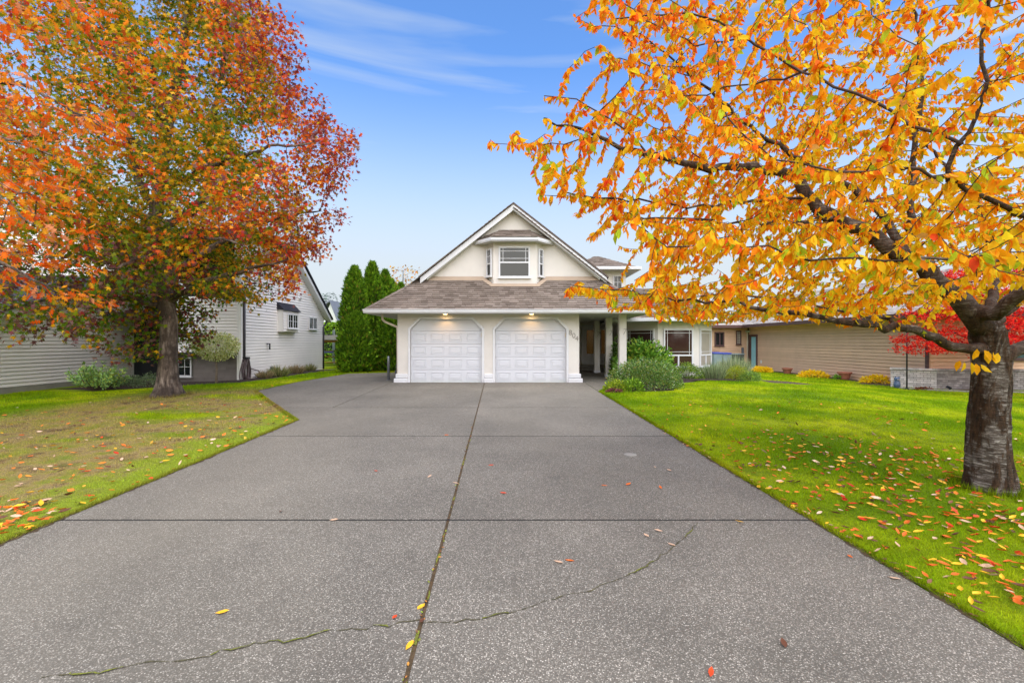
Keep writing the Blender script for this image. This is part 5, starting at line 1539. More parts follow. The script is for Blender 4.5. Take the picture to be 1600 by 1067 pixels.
# ------------------------------------------------------------------ shrubs
def shrub(name, label, cat, c, rx, ry, h, n, tpl, size, pal, wts=None, group=None, seed=0, mat=None, up=.5, width=None, lump=.12, jit=.14, tips=None, nstem=7, stemr=.008, squash=.0, base_z=None):
    """leaf clumps through a lumpy dome, on stems that fork from the ground"""
    r = np.random.default_rng(seed); x, y = c; z = gz(x, y) if base_z is None else base_z
    s = empty(name, (x, y, z), label, cat, group)
    u = r.normal(size=(n, 3)); u /= np.linalg.norm(u, axis=1, keepdims=True); u[:, 2] = np.abs(u[:, 2]) * (1 - squash) - .12 * r.random(n)
    rad = np.clip(r.normal(.90, .13, n), .35, 1.08) * (1 + lump * wob(u * 3.0, 1.2, seed) + lump * .6 * wob(u * 7.0, 1.0, seed + 1))
    b_ = np.stack([x + rx * u[:, 0] * rad, y + ry * u[:, 1] * rad, z + np.maximum(.02, h * (.10 + .90 * u[:, 2]) * rad)], 1)
    d_ = u * np.array([1, 1, .6]) + np.array([0, 0, up]) + r.normal(0, .5, (n, 3))
    cols = pick(lin(pal), n, wts, jit, r)
    leaf_mesh('foliage', tpl, b_, d_, size * r.uniform(.7, 1.3, n), cols, mat or M['leaf_green'], s, up=u + r.normal(0, .5, (n, 3)), width=width)
    if tips:        # pale flowers or bracts dotted over the outside
        k = r.choice(n, tips[1], replace=False); k = k[rad[k] > .85]
        leaf_mesh('blossom', LEAF_SMALL, b_[k] + u[k] * .03, u[k] + r.normal(0, .4, (len(k), 3)), np.full(len(k), tips[2]), pick(lin([tips[0]]), len(k), None, .1, r), M['leaf_green'], s)
    st = MB()
    for k in range(nstem):
        a = 2 * math.pi * k / nstem + r.uniform(-.3, .3); q_ = r.uniform(.35, .7)
        st.tube([(x + .04 * math.cos(a), y + .04 * math.sin(a), z - .03), (x + rx * .3 * q_ * math.cos(a), y + ry * .3 * q_ * math.sin(a), z + h * .4), (x + rx * q_ * math.cos(a), y + ry * q_ * math.sin(a), z + h * .75 * q_ + .05)], [stemr, stemr * .8, stemr * .4], 5)
    st.build('stem', M['bark_twig'], s)
    return s
def spikes(name, label, cat, c, rx, h, n, pal, group=None, seed=0, wid=.012, lean=.5, mat=None, base_z=None):
    """upright narrow shoots fanning from the crown of the plant"""
    r = np.random.default_rng(seed); x, y = c; z = gz(x, y) if base_z is None else base_z
    s = empty(name, (x, y, z), label, cat, group)
    a = r.uniform(0, 6.283, n); q_ = np.sqrt(r.random(n))
    b_ = np.stack([x + rx * .55 * q_ * np.cos(a), y + rx * .55 * q_ * np.sin(a), np.full(n, z) + .25 * h * r.random(n) * (1 - q_)], 1)
    d_ = np.stack([lean * q_ * np.cos(a), lean * q_ * np.sin(a), np.ones(n)], 1) + r.normal(0, .13, (n, 3))
    L_ = h * r.uniform(.55, 1.05, n) * (1 - .2 * q_)
    Mx = frames(d_, None, .5, r); S3 = np.stack([L_, np.full(n, wid) * r.uniform(.7, 1.4, n), np.full(n, .02)], 1)
    k = len(BLADE[0])
    loc = BLADE[0][None] * S3[:, None, :]
    V = np.einsum('nij,nkj->nki', Mx, loc) + (b_ - np.array([x, y, z]))[:, None, :]
    Fs = (np.arange(n)[:, None, None] * k + BLADE[1][None]).reshape(-1, 3)
    C = np.repeat(pick(lin(pal), n, None, .15, r)[:, None], k, axis=1).reshape(-1, 3)
    o = obj('shoots', np_mesh('shoots', V.reshape(-1, 3), Fs, C), mat or M['leaf_green'], s); o['kind'] = 'stuff'
    return s
G_BOX = [(74, 96, 40), (96, 118, 50), (120, 138, 60), (58, 78, 34)]
shrub('round_shrub', 'big rounded grey-green shrub dotted with pale buds beside the walk', 'shrub', (3.98, 13.75), 1.02, .85, .88, 9000, LEAF_SMALL, .055,
      [(74, 104, 44), (100, 134, 60), (130, 162, 84), (140, 148, 62), (160, 146, 84)], [3, 3, 2, 1, .5], seed=2, tips=((214, 214, 200), 700, .035), up=.7, lump=.07)
shrub('rhododendron', 'tall glossy green rhododendron behind the porch posts and rounded shrub', 'shrub', (4.75, 16.2), .98, .75, 1.45, 3600, LEAF_LONG, .15,
      [(84, 126, 36), (112, 154, 46), (148, 182, 62), (66, 104, 34), (186, 186, 70)], [3, 3, 2, 2, .4], seed=3, up=.25, width=1.3)
shrub('rhododendron', 'dark leafy bush in the shade between the porch posts', 'shrub', (4.15, 17.4), .45, .5, 1.35, 1500, LEAF_LONG, .14, [(62, 90, 30), (88, 122, 40), (110, 140, 48)], seed=4, up=.3, width=1.3)
shrub('lime_shrub', 'small lime green leafy plant at the foot of the rounded shrub', 'shrub', (2.98, 13.0), .32, .25, .30, 700, LEAF_SMALL, .06, [(140, 160, 30), (166, 178, 44), (112, 138, 28)], seed=5)
shrub('lime_shrub', 'bright green small shrub tucked right of the lime plant below rounded shrub', 'shrub', (3.42, 12.95), .28, .22, .36, 600, LEAF_SMALL, .07, [(112, 150, 34), (140, 172, 44), (92, 128, 30)], seed=6)
shrub('purple_plant', 'little maroon-leaved plant at the corner of the walk', 'plant', (2.86, 12.72), .20, .15, .10, 260, LEAF_SMALL, .05, [(110, 50, 62), (140, 70, 80), (90, 60, 50)], seed=7)
shrub('boxwood', 'low green mounded bush under the wide bow window', 'shrub', (6.35, 16.5), .56, .5, .58, 3600, LEAF_SMALL, .045, [(84, 118, 36), (112, 146, 46), (150, 170, 56), (70, 98, 34)], seed=8)
spikes('lavender', 'grey-green lavender clump against the right corner of the bow window', 'plant', (7.32, 16.5), .55, .72, 900, [(122, 138, 96), (148, 162, 116), (104, 122, 78), (166, 176, 134)], seed=9, group='lavender by the bow window', lean=.45)
spikes('lavender', 'taller spiky lavender clump right of the house corner near the bins', 'plant', (8.45, 17.3), .75, .95, 1300, [(132, 146, 104), (158, 170, 124), (112, 130, 84), (178, 184, 144)], seed=10, group='lavender by the bow window', lean=.42)
shrub('heather', 'yellow-green low mound in front of the tall lavender', 'plant', (8.05, 16.35), .40, .36, .50, 2600, LEAF_SMALL, .035, [(168, 170, 34), (150, 160, 36), (128, 148, 40)], seed=11)
shrub('heather', 'round mid-green cushion plant right of the yellow-green mound', 'plant', (8.38, 16.05), .36, .32, .34, 2200, LEAF_SMALL, .035, [(110, 140, 60), (92, 122, 50), (130, 158, 74)], seed=12)
# left beds
ex_, ey_ = -12.9, 14.2; ez_ = gz(ex_, ey_)
eu = empty('euphorbia', (ex_, ey_, ez_), 'bushy green plant with upright leafy stems against the pale siding at far left', 'shrub')
r = np.random.default_rng(13); st_ = MB(); bb, dd_ = [], []
for k in range(64):
    a = r.uniform(0, 6.283); q_ = math.sqrt(r.random()); tip_ = np.array([ex_ + .85 * q_ * math.cos(a), ey_ + .6 * q_ * math.sin(a), ez_ + r.uniform(.55, .95) * (1 - .35 * q_ * q_)])
    b0_ = np.array([ex_ + .15 * q_ * math.cos(a), ey_ + .15 * q_ * math.sin(a), ez_]); mid_ = (b0_ + tip_) / 2 + np.array([.06 * math.cos(a), .06 * math.sin(a), -.04])
    st_.tube([b0_, mid_, tip_], [.007, .006, .004], 4)
    for m_ in range(46):
        t_ = r.uniform(.25, 1.0); p_ = (1 - t_) ** 2 * b0_ + 2 * t_ * (1 - t_) * mid_ + t_ * t_ * tip_; ax_v = tip_ - b0_; w_ = r.normal(size=3); w_ -= ax_v * (w_ @ ax_v) / (ax_v @ ax_v)
        bb.append(p_); dd_.append(w_ / np.linalg.norm(w_) + ax_v / np.linalg.norm(ax_v) * .7)
bb, dd_ = np.array(bb), np.array(dd_)
leaf_mesh('foliage', LEAF_LONG, bb, dd_, r.uniform(.07, .12, len(bb)), pick(lin([(138, 176, 104), (164, 200, 120), (190, 206, 96), (116, 152, 88), (214, 206, 90)]), len(bb), [3, 3, 2, 2, .5], .12, r), M['leaf_green'], eu)
st_.build('stem', M['bark_twig'], eu)
for k, (px, Y, s_) in enumerate(((178, 15.2, .40), (205, 15.4, .42), (232, 15.1, .5))):
    X = (px - 800) / F_PX * Y
    shrub('grey_shrub', ['low grey-green cushion nearest the spiky plant', 'low grey-green cushion in the middle of the left bed', 'grey-green cushion just left of the sweetgum trunk'][k], 'shrub', (X, Y), s_, .4, s_ * .85, 1000, LEAF_SMALL, .05,
          [(104, 122, 88), (130, 146, 112), (86, 106, 70)], seed=20 + k, group='grey cushions in the left bed')
for k, (px, Y, s_, pal_) in enumerate(((424, 17.4, .34, 0), (445, 18.2, .46, 1), (471, 20.0, .42, 0), (492, 21.6, .36, 1))):
    X = (px - 800) / F_PX * Y - .25
    spikes('tufted_shrub', ['first straw-coloured tuft along the sided wall, nearest the hose', 'green and largest tuft below the box bay window', 'third tuft along the sided wall, below the right window', 'last small tuft beside the far downpipe'][k], 'shrub', (X, Y), s_, s_ * 1.15, 420,
           [[(150, 132, 98), (126, 122, 80), (170, 150, 116)], [(138, 142, 88), (112, 124, 70), (168, 160, 110)]][pal_], seed=30 + k, group='tufts along the sided wall', lean=.9, wid=.022)
# clipped variegated standard
vx, vy = (338 - 800) / F_PX * 15.6, 15.6; vz = gz(vx, vy)
vs_ = empty('variegated_tree', (vx, vy, vz), 'small cream variegated mop-head tree by the grey shake wall', 'tree')
MB().tube([(vx, vy, vz - .03), (vx + .01, vy, vz + .5), (vx - .02, vy, vz + 1.0), (vx, vy, vz + 1.25)], [.045, .035, .035, .02], 8).build('trunk', M['bark_grey'], vs_, True)
r = np.random.default_rng(40); n_ = 5200; u = r.normal(size=(n_, 3)); u /= np.linalg.norm(u, axis=1, keepdims=True)
b_ = np.array([vx, vy, vz + 1.28]) + u * np.array([.72, .6, .42]) * (np.clip(r.normal(.85, .18, n_), .2, 1.1) * (1 + .14 * wob(u * 4, 1, 5)))[:, None]
leaf_mesh('crown', LEAF_SMALL, b_, u + r.normal(0, .6, (n_, 3)), r.uniform(.05, .085, n_), pick(lin([(226, 224, 172), (208, 212, 134), (182, 188, 104), (238, 236, 200), (140, 152, 78)]), n_, [3, 3, 2, 2, 1.2], .1, r), M['leaf_green'], vs_)
# yellow flowers along the tan wall
for k, (px, py, wpx, lab) in enumerate(((1190, 580, 26, 'golden flower patch beside the teal door'), (1271, 588, 40, 'golden flower patch between the two terracotta pots'), (1374, 597, 46, 'golden flower patch left of the brick wall'))):
    Y = F_PX * (CAM_Z + .47) / (py + 2 - 533.5); X = (px - 800) / F_PX * Y; wd_ = wpx / F_PX * Y * .5
    shrub('flower_patch', lab, 'flowers', (X, Y), wd_, .45, .30, 900, LEAF_SMALL, .09, [(252, 206, 30), (248, 184, 24), (254, 222, 70), (140, 160, 50)], [5, 3, 2, .4], seed=50 + k, tips=((255, 206, 24), 520, .10), group='flower patches along the tan wall')
p_ = at(1309, 592, F_PX * 1.84 / 60); shrub('leafy_plant', 'small green seedling left of the nearer terracotta pot', 'plant', (p_[0], p_[1]), .18, .15, .22, 90, LEAF_SMALL, .12, [(120, 160, 50), (96, 140, 40)], seed=60)

# ------------------------------------------------------------------ clipped cedars behind the garage
rg = np.random.default_rng(33)
def cedar(name, label, x, y, h, w_, seed, n=9000):
    r = np.random.default_rng(seed); z = gz(x, y)
    s = empty(name, (x, y, z), label, 'tree', 'columnar cedars behind the garage')
    hh = r.random(n) ** .85
    prof = np.interp(hh, [0, .06, .25, .55, .8, .93, 1.0], [.80, .95, 1.0, .88, .60, .30, .02])
    a = r.uniform(0, 6.283, n)
    flame = 1 + .13 * np.sin(3 * a + seed + 2.5 * hh) + .10 * np.sin(7 * a - 5 * hh + seed) + .06 * np.sin(11 * a + 15 * hh)
    rad = w_ * .5 * prof * flame * np.clip(r.normal(.92, .12, n), .45, 1.12)
    b_ = np.stack([x + rad * np.cos(a), y + rad * np.sin(a), z + hh * h], 1)
    d_ = np.stack([np.cos(a) * .55, np.sin(a) * .55, np.full(n, .85)], 1) + r.normal(0, .30, (n, 3))
    nrm = np.stack([np.cos(a), np.sin(a), np.full(n, .3)], 1) + r.normal(0, .6, (n, 3))
    cols = pick(lin([(78, 114, 20), (100, 140, 25), (128, 164, 34), (60, 92, 20), (140, 126, 46)]), n, [3, 3, 2, 2, .35], .14, r)
    leaf_mesh('foliage', SPRAY, b_, d_, r.uniform(.14, .26, n), cols, M['needle'], s, up=nrm)
    core = MB(); prof2 = [(w_ * .36 * p_, q_ * h) for q_, p_ in ((0.02, .5), (.08, .9), (.25, 1.0), (.55, .85), (.8, .5), (.95, .1))]
    core.lathe((x, y, z), prof2, 10).build('inner_branches', M['bark_twig'], s, True)
    MB().tube([(x, y, z - .05), (x, y, z + .5)], [.08, .06], 8).build('trunk', M['bark_twig'], s)
cl = [('leftmost clipped columnar cedar behind the garage', -7.25, 21.0, 4.75, 1.25), ('tallest pointed cedar, second from the left of the row', -6.62, 21.6, 5.05, 1.15), ('third columnar cedar of the row behind the garage', -6.35, 22.8, 4.85, 1.1),
      ('fourth cedar of the row, half hidden by others', -6.45, 24.3, 4.6, 1.1), ('fifth cedar of the row, seen above the garage eave', -6.30, 25.8, 4.6, 1.1), ('sixth cedar of the row, just above the roof hip', -6.2, 27.4, 4.6, 1.1), ('last cedar, tip showing beside the roof hip', -6.0, 29.2, 4.7, 1.1),
      ('low shaggy cedar in front of the leftmost column', -7.0, 20.4, 2.6, 1.3), ('bushy cedar next to the garage corner and metal post', -5.6, 21.2, 3.6, 1.2)]
for i, (lab, x, y, h, w_) in enumerate(cl): cedar('cedar', lab, x, y, h, w_, 70 + i, 9000 if i in (0, 1, 2, 7, 8) else 5000)

# sparse autumn tree beyond the cedars
rg = np.random.default_rng(44)
ax_, ay_ = (628 - 800) / F_PX * 36, 36.0
at_ = empty('autumn_tree', (ax_, ay_, gz(ax_, ay_)), 'sparse yellow-orange tree top showing above the cedars', 'tree')
t = Tree(); wr_ = random.Random(3)
t.limb([(ax_, ay_, 0), (ax_, ay_, 3), (ax_ + .1, ay_, 6.9)], .14, .02, step=.3)
P_ = np.stack([ax_ + rg.normal(0, .75, 260), ay_ + rg.normal(0, .75, 260), rg.uniform(2.8, 7.4, 260)], 1)
t.grow(list(P_), step=.2, infl=2.5, kill=.3, iters=60, rng=rg); t.finish(.004)
t.build(at_, M['bark_twig'], M['bark_twig'], .04)
ids, q, d = t.tips(.014); n_ = len(q) * 2; base = np.repeat(q, 2, axis=0) + rg.normal(0, .12, (n_, 3)); k = rg.random(n_) < np.clip(1.35 - (base[:, 2] - 3.5) / 3.6, .22, 1)
leaf_mesh('crown', LEAF_SMALL, base[k], rg.normal(0, 1, (k.sum(), 3)), rg.uniform(.18, .30, k.sum()), pick(lin([(226, 170, 40), (216, 132, 40), (196, 150, 60), (170, 120, 60)]), k.sum(), None, .12, rg), M['leaf'], at_)

# back garden seen between the houses
hg = empty('hedge', (-13.2, 36, 0), 'bright green clipped hedge between the sided house and cedars', 'hedge')
n_ = 9000; r = np.random.default_rng(3)
b_ = np.stack([r.uniform(-16.2, -10.0, n_), 36 + .6 * r.choice([-1, 0, 1], n_, p=[.75, .15, .1]) + r.normal(0, .08, n_), r.uniform(-.1, 2.75, n_)], 1); tp_ = r.random(n_) < .25; b_[tp_, 2] = 2.7 + r.normal(0, .1, tp_.sum()); b_[tp_, 1] = 36 + r.uniform(-.6, .6, tp_.sum())
leaf_mesh('foliage', LEAF_SMALL, b_, r.normal(0, 1, (n_, 3)) + np.array([0, -.5, .4]), r.uniform(.12, .22, n_), pick(lin([(120, 156, 26), (146, 180, 40), (94, 130, 22)]), n_, None, .13, r), M['leaf_green'], hg)
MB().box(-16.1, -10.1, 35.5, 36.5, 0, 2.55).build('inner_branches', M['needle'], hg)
fh = empty('house', (-23, 56, 0), 'distant white house with blue-grey gabled roof behind the hedge', 'house')
MB().prism([(-23.4, 56, 0), (-21.2, 56, 0), (-21.2, 56, 3.4), (-22.3, 56, 6.2), (-23.4, 56, 3.4)], (0, 9, 0)).build('wall', M['white'], fh)
MB().prism([(-22.3, 55.6, 6.45), (-22.3, 66, 6.45), (-27, 66, 3.2), (-27, 55.6, 3.2)], (0, 0, -.2)).build('roof', M['slate_blue'], fh)
MB().prism([(-22.3, 55.6, 6.45), (-22.3, 66, 6.45), (-20.9, 66, 2.9), (-20.9, 55.6, 2.9)], (0, 0, -.2)).build('roof', M['slate_blue'], fh)
MB().prism([(-27.0, 58, 0), (-23.4, 58, 0), (-23.4, 58, 3.4), (-27, 58, 3.2)], (0, 6, 0)).build('wall', M['white'], fh)
# far conifers
r = np.random.default_rng(8); Vs, Fs_, Cs, off = [], [], [], 0
for k in range(60):
    y = r.uniform(92, 120); x = (r.uniform(440, 640) - 800) / F_PX * y; h = r.uniform(8.5, 12.5) * y / 100; n_ = 260
    hh = r.random(n_); a = r.uniform(0, 6.283, n_); rad = (1 - hh) * h * .20 * r.uniform(.5, 1.1, n_)
    b_ = np.stack([x + rad * np.cos(a), y + rad * np.sin(a), hh * h], 1); d_ = np.stack([np.cos(a), np.sin(a), -.25 + .5 * hh], 1)
    V, Fq, C = scatter(SPRAY[0], SPRAY[1], b_, frames(d_, np.tile([0, 0, 1.0], (n_, 1)), .3, r), (h * .13 * (1.2 - .8 * hh))[:, None], pick(lin([(52, 84, 62), (70, 104, 74), (84, 116, 88), (42, 70, 56)]), n_, None, .12, r), .05)
    Vs.append(V); Fs_.append(Fq + off); Cs.append(C); off += len(V)
wo = obj('far_wood', np_mesh('far_wood', np.concatenate(Vs), np.concatenate(Fs_), np.concatenate(Cs)), M['needle']); tag(wo, 'distant dark conifer wood on the skyline beyond the white house', 'wood', kind='stuff')
# trees across the street, behind the photographer: only ever seen in window glass
r = np.random.default_rng(9); Vs, Fs_, Cs, off = [], [], [], 0
for k in range(22):
    x = -44 + k * 4.2 + r.uniform(-1, 1); y = r.uniform(-34, -26); h = r.uniform(5, 9); n_ = 420
    u = r.normal(size=(n_, 3)); u /= np.linalg.norm(u, axis=1, keepdims=True)
    b_ = np.array([x, y, h * .5]) + u * np.array([2.6, 2.2, h * .5]) * r.uniform(.6, 1.05, (n_, 1))
    pal_ = lin([(150, 70, 40), (120, 60, 40)]) if k % 3 == 0 else lin([(70, 90, 40), (90, 104, 50)])
    V, Fq, C = scatter(LEAF_SMALL[0], LEAF_SMALL[1], b_, frames(u + r.normal(0, .5, (n_, 3))), np.full((n_, 1), .9), pick(pal_, n_, None, .15, r), .05)
    Vs.append(V); Fs_.append(Fq + off); Cs.append(C); off += len(V)
wo = obj('street_trees', np_mesh('street_trees', np.concatenate(Vs), np.concatenate(Fs_), np.concatenate(Cs)), M['leaf_green']); tag(wo, 'belt of trees across the street mirrored in the window glass', 'trees', kind='stuff')

# shelter, covered grill, trampoline
sh = empty('garden_shelter', (-11, 27.5, gz(-11, 27.5)), 'open timber shelter with flat grey roof behind the sided house', 'shelter')
sz = gz(-11, 27.5)
for x, y in ((-10.15, 27), (-10.15, 29), (-12.2, 27)): MB().box(x - .08, x + .08, y - .08, y + .08, sz, sz + 1.42).build('post', M['wood'], sh, bevel=.01)
MB().box(-12.6, -8.75, 26.9, 27.08, sz + 1.42, sz + 1.56).build('beam', M['wood'], sh)
MB().box(-12.6, -9.4, 26.7, 29.4, sz + 1.57, sz + 1.85).build('shelter_roof', M['concrete'], sh)
for k in range(3):
    MB().box(-11.6, -10.5, 28.2, 28.6, sz + .15 + .35 * k, sz + .20 + .35 * k).build('shelf', M['wood'], sh)
gb = empty('covered_grill', (-9.75, 27.9, sz), 'grill under a black fabric cover beside the timber post', 'grill')
v = [(-.55, -.3, 0.1), (.55, -.3, 0.1), (.55, .3, 0.1), (-.55, .3, 0.1), (-.62, -.33, .75), (.62, -.33, .75), (.62, .33, .75), (-.62, .33, .75), (-.36, -.28, 1.08), (.36, -.28, 1.08), (.36, .25, 1.08), (-.36, .25, 1.08)]
MB().add([(gb.location[0] + a, gb.location[1] + b_, sz + c) for a, b_, c in v], [(0, 1, 5, 4), (1, 2, 6, 5), (2, 3, 7, 6), (3, 0, 4, 7), (4, 5, 9, 8), (5, 6, 10, 9), (6, 7, 11, 10), (7, 4, 8, 11), (8, 9, 10, 11)]).build('cover', M['black_metal'], gb, bevel=.05)
for s1 in (-.45, .45): MB().tube([(gb.location[0] + s1, gb.location[1] - .2, sz), (gb.location[0] + s1, gb.location[1] + .2, sz)], .06, 8).build('wheel', M['black_metal'], gb)
tz = gz(-11.5, 32); tp_ = empty('trampoline', (-11.5, 32, tz), 'round trampoline with netted poles and blue rim by the hedge', 'trampoline')
MB().tube([(-11.5 + 1.8 * math.cos(k * .2618), 32 + 1.8 * math.sin(k * .2618), tz + .75) for k in range(25)], .05, 6).build('rim', M['metal'], tp_)
MB().lathe((-11.5, 32, tz + .76), [(1.95, 0), (1.95, .05), (1.5, .06), (1.5, 0.01)], 24).build('pad', M['blue'], tp_)
MB().lathe((-11.5, 32, tz + .74), [(1.5, 0), (1.5, .01)], 24).build('mat', M['black_metal'], tp_)
for k in range(6):
    a = k * 1.047 + .4; MB().tube([(-11.5 + 1.95 * math.cos(a), 32 + 1.95 * math.sin(a), tz), (-11.5 + 1.95 * math.cos(a), 32 + 1.95 * math.sin(a), tz + 2.3)], .04, 6).build('pole', M['metal'], tp_)
nt_ = MB()
for k in range(60):
    a = k * 2 * math.pi / 60; nt_.tube([(-11.5 + 1.9 * math.cos(a), 32 + 1.9 * math.sin(a), tz + .8), (-11.5 + 1.9 * math.cos(a), 32 + 1.9 * math.sin(a), tz + 2.2)], .006, 3, False)
for k in range(10):
    nt_.tube([(-11.5 + 1.9 * math.cos(q_ * .2618), 32 + 1.9 * math.sin(q_ * .2618), tz + .85 + .145 * k) for q_ in range(25)], .006, 3, False)
o = nt_.build('net', M['black_metal'], tp_); o['kind'] = 'stuff'

# ------------------------------------------------------------------ small things
px_, Yp = 607, 16.0; X = (px_ - 800) / F_PX * Yp
bl = empty('bollard', (X, Yp, 0), 'slim grey metal post standing on the drive left of the garage', 'post')
MB().lathe((X, Yp, TOP), [(.045, 0), (.045, .80), (.040, .83), (.02, .845)], 16).build('shaft', M['metal'], bl, True)
MB().lathe((X, Yp, TOP - .002), [(.075, 0), (.075, .012), (.05, .016)], 16).build('foot_plate', M['metal'], bl)
mt_ = empty('gas_meter', (-3.95, 16.2, 0), 'grey utility meter tucked against the left garage wall', 'meter')
MB().tube([(-4.02, 16.1, .28), (-4.02, 16.35, .28)], .13, 16).build('meter_body', M['grey_plastic'], mt_, True)
MB().box(-4.12, -3.92, 16.12, 16.3, .40, .56).build('dial_box', M['grey_plastic'], mt_, bevel=.015)
MB().tube([(-4.02, 16.4, 0), (-4.02, 16.4, .30), (-3.86, 16.4, .34)], .022, 8).build('pipe', M['metal'], mt_)
# garden hose on its hook
hu = su(381)
hose = empty('garden_hose', PS.p(hu, gz(-9.6, 16.8), .1), 'brown garden hose coiled on the pale sided wall', 'hose')
hm = MB()
rh_ = random.Random(2)
for k in range(9):
    pts = []
    w1, hgt_, off_ = rh_.uniform(.10, .24), rh_.uniform(.30, .46), rh_.uniform(-.09, .09)
    for q_ in range(21):
        a = 2 * math.pi * q_ / 20; pts.append(PS.p(hu + off_ + w1 * math.cos(a) * (1 - .3 * math.sin(a)) + .03 * math.sin(3 * a + k), .32 + off_ * .5 + hgt_ * math.sin(a), .05 + .012 * k))
    hm.tube(pts, .019, 6, False)
hm.build('coil', M['hose'], hose, True)
MB().tube([PS.p(hu + .3, .35, .1), PS.p(hu + .75, .25, .12), PS.p(hu + 1.0, -.05, .15), PS.p(hu + 1.3, -.1, .2)], .02, 6).build('loose_end', M['hose'], hose, True)
MB().obox(PS, hu - .12, hu + .12, .02, .16, .72, .80).build('hook', M['black_metal'], hose)
# terracotta pots
for px, py, s_, lab in ((1230, 584.5, .9, 'farther terracotta pot by the tan wall, nearer the teal door'), (1322, 593.5, 1.0, 'nearer terracotta pot by the tan wall, closer to the brick wall')):
    Y = F_PX * (CAM_Z + .46) / (py - 533.5); X = (px - 800) / F_PX * Y; X = min(X, RX - .45)
    p = empty('plant_pot', (X, Y, gz(X, Y)), lab, 'pot', 'terracotta pots by the tan wall')
    k = 1.0 * s_
    MB().lathe((X, Y, gz(X, Y)), [(.17 * k, 0), (.20 * k, .10 * k), (.255 * k, .30 * k), (.26 * k, .305 * k)], 24).build('bowl', M['terracotta'], p, True)
    MB().lathe((X, Y, gz(X, Y)), [(.28 * k, .30 * k), (.30 * k, .31 * k), (.305 * k, .38 * k), (.25 * k, .385 * k), (.24 * k, .33 * k)], 24).build('rim', M['terracotta'], p)
    MB().lathe((X, Y, gz(X, Y)), [(.24 * k, .33 * k), (.0, .35 * k)], 24).build('potting_soil', M['soil'], p)
# owl figure
X, Y = (1401.5 - 800) / F_PX * 17.9, 17.9; z = gz(X, Y)
ow = empty('owl_figurine', (X, Y, z), 'blue-grey ceramic owl standing before the brick wall', 'figurine')
MB().lathe((X, Y, z), [(.07, 0), (.10, .03), (.115, .12), (.105, .22), (.08, .27), (.085, .30), (.095, .35), (.085, .40), (.05, .425)], 18).build('body', M['owl'], ow, True)
for s1 in (-1, 1):
    MB().add([(X + s1 * .085, Y - .03, z + .39), (X + s1 * .03, Y - .03, z + .41), (X + s1 * .06, Y + .04, z + .40), (X + s1 * .085, Y, z + .48)], [(0, 1, 3), (1, 2, 3), (2, 0, 3), (0, 2, 1)]).build('ear', M['owl'], ow)
    MB().lathe((X + s1 * .04, Y - .092, z + .34), [(.0, -.022), (.024, -.012), (.026, .0), (.024, .012), (.0, .022)], 10).build('eye', M['white'], ow)
    MB().lathe((X + s1 * .10, Y, z + .08), [(.0, 0), (.022, .03), (.03, .09), (.012, .15)], 8).build('wing', M['owl'], ow, True)
MB().add([(X - .015, Y - .095, z + .32), (X + .015, Y - .095, z + .32), (X, Y - .125, z + .295), (X, Y - .085, z + .29)], [(0, 1, 2), (0, 2, 3), (1, 3, 2)]).build('beak', M['terracotta'], ow)
# tall black garden hook
X, Y = (1417 - 800) / F_PX * 17.35, 17.35; z = gz(X, Y)
gp = empty('garden_pole', (X, Y, z), 'thin black pole standing in front of the brick wall', 'pole')
MB().tube([(X, Y, z - .05), (X, Y, z + 2.6)], .026, 10).build('shaft', M['black_metal'], gp, True)
MB().tube([(X, Y, z + 2.58), (X, Y, z + 2.8), (X + .1, Y, z + 2.95), (X + .25, Y, z + 2.9), (X + .28, Y, z + 2.75)], .018, 8).build('crook', M['black_metal'], gp, True)
MB().lathe((X, Y, z), [(.06, -.01), (.06, .03), (.03, .06)], 12).build('foot', M['black_metal'], gp)
# edging strip, rusty ornament and ground spot before the brick wall
ed = MB()
epts = [(15.0, 17.6), (15.8, 16.75), (16.8, 16.35), (18.4, 16.15)]
ed_ = empty('stone_edging', (16.4, 16.6, gz(16.4, 16.6)), 'pale stone lawn edging running below the brick wall', 'edging')
for a, b_ in zip(epts[:-1], epts[1:]):
    n_ = int(math.hypot(b_[0] - a[0], b_[1] - a[1]) / .4) + 1
    for k in range(n_):
        x0, y0 = a[0] + (b_[0] - a[0]) * k / n_, a[1] + (b_[1] - a[1]) * k / n_; x1, y1 = a[0] + (b_[0] - a[0]) * (k + .97) / n_, a[1] + (b_[1] - a[1]) * (k + .97) / n_
        MB().prism([(x0, y0, gz(x0, y0) - .05), (x1, y1, gz(x1, y1) - .05), (x1, y1, gz(x1, y1) + .05), (x0, y0, gz(x0, y0) + .05)], (.06, .12, 0)).build('edging_stone', M['concrete'], ed_, bevel=.01)
shrub('ground_plant', 'rusty brown low plant at the foot of the brick wall beside the pole', 'plant', (15.55, 17.15), .30, .12, .10, 250, LEAF_SMALL, .06, [(120, 70, 48), (90, 56, 40), (150, 92, 60)], seed=77)
sp = empty('spot_light', (16.2, 16.85, gz(16.2, 16.85)), 'small black garden spotlight by the brick wall corner', 'light')
MB().tube([(16.2, 16.85, gz(16.2, 16.85)), (16.2, 16.85, gz(16.2, 16.85) + .08)], .015, 6).build('spike', M['black_metal'], sp)
MB().tube([(16.2, 16.80, gz(16.2, 16.85) + .10), (16.2, 16.94, gz(16.2, 16.85) + .15)], .045, 10).build('head', M['black_metal'], sp)
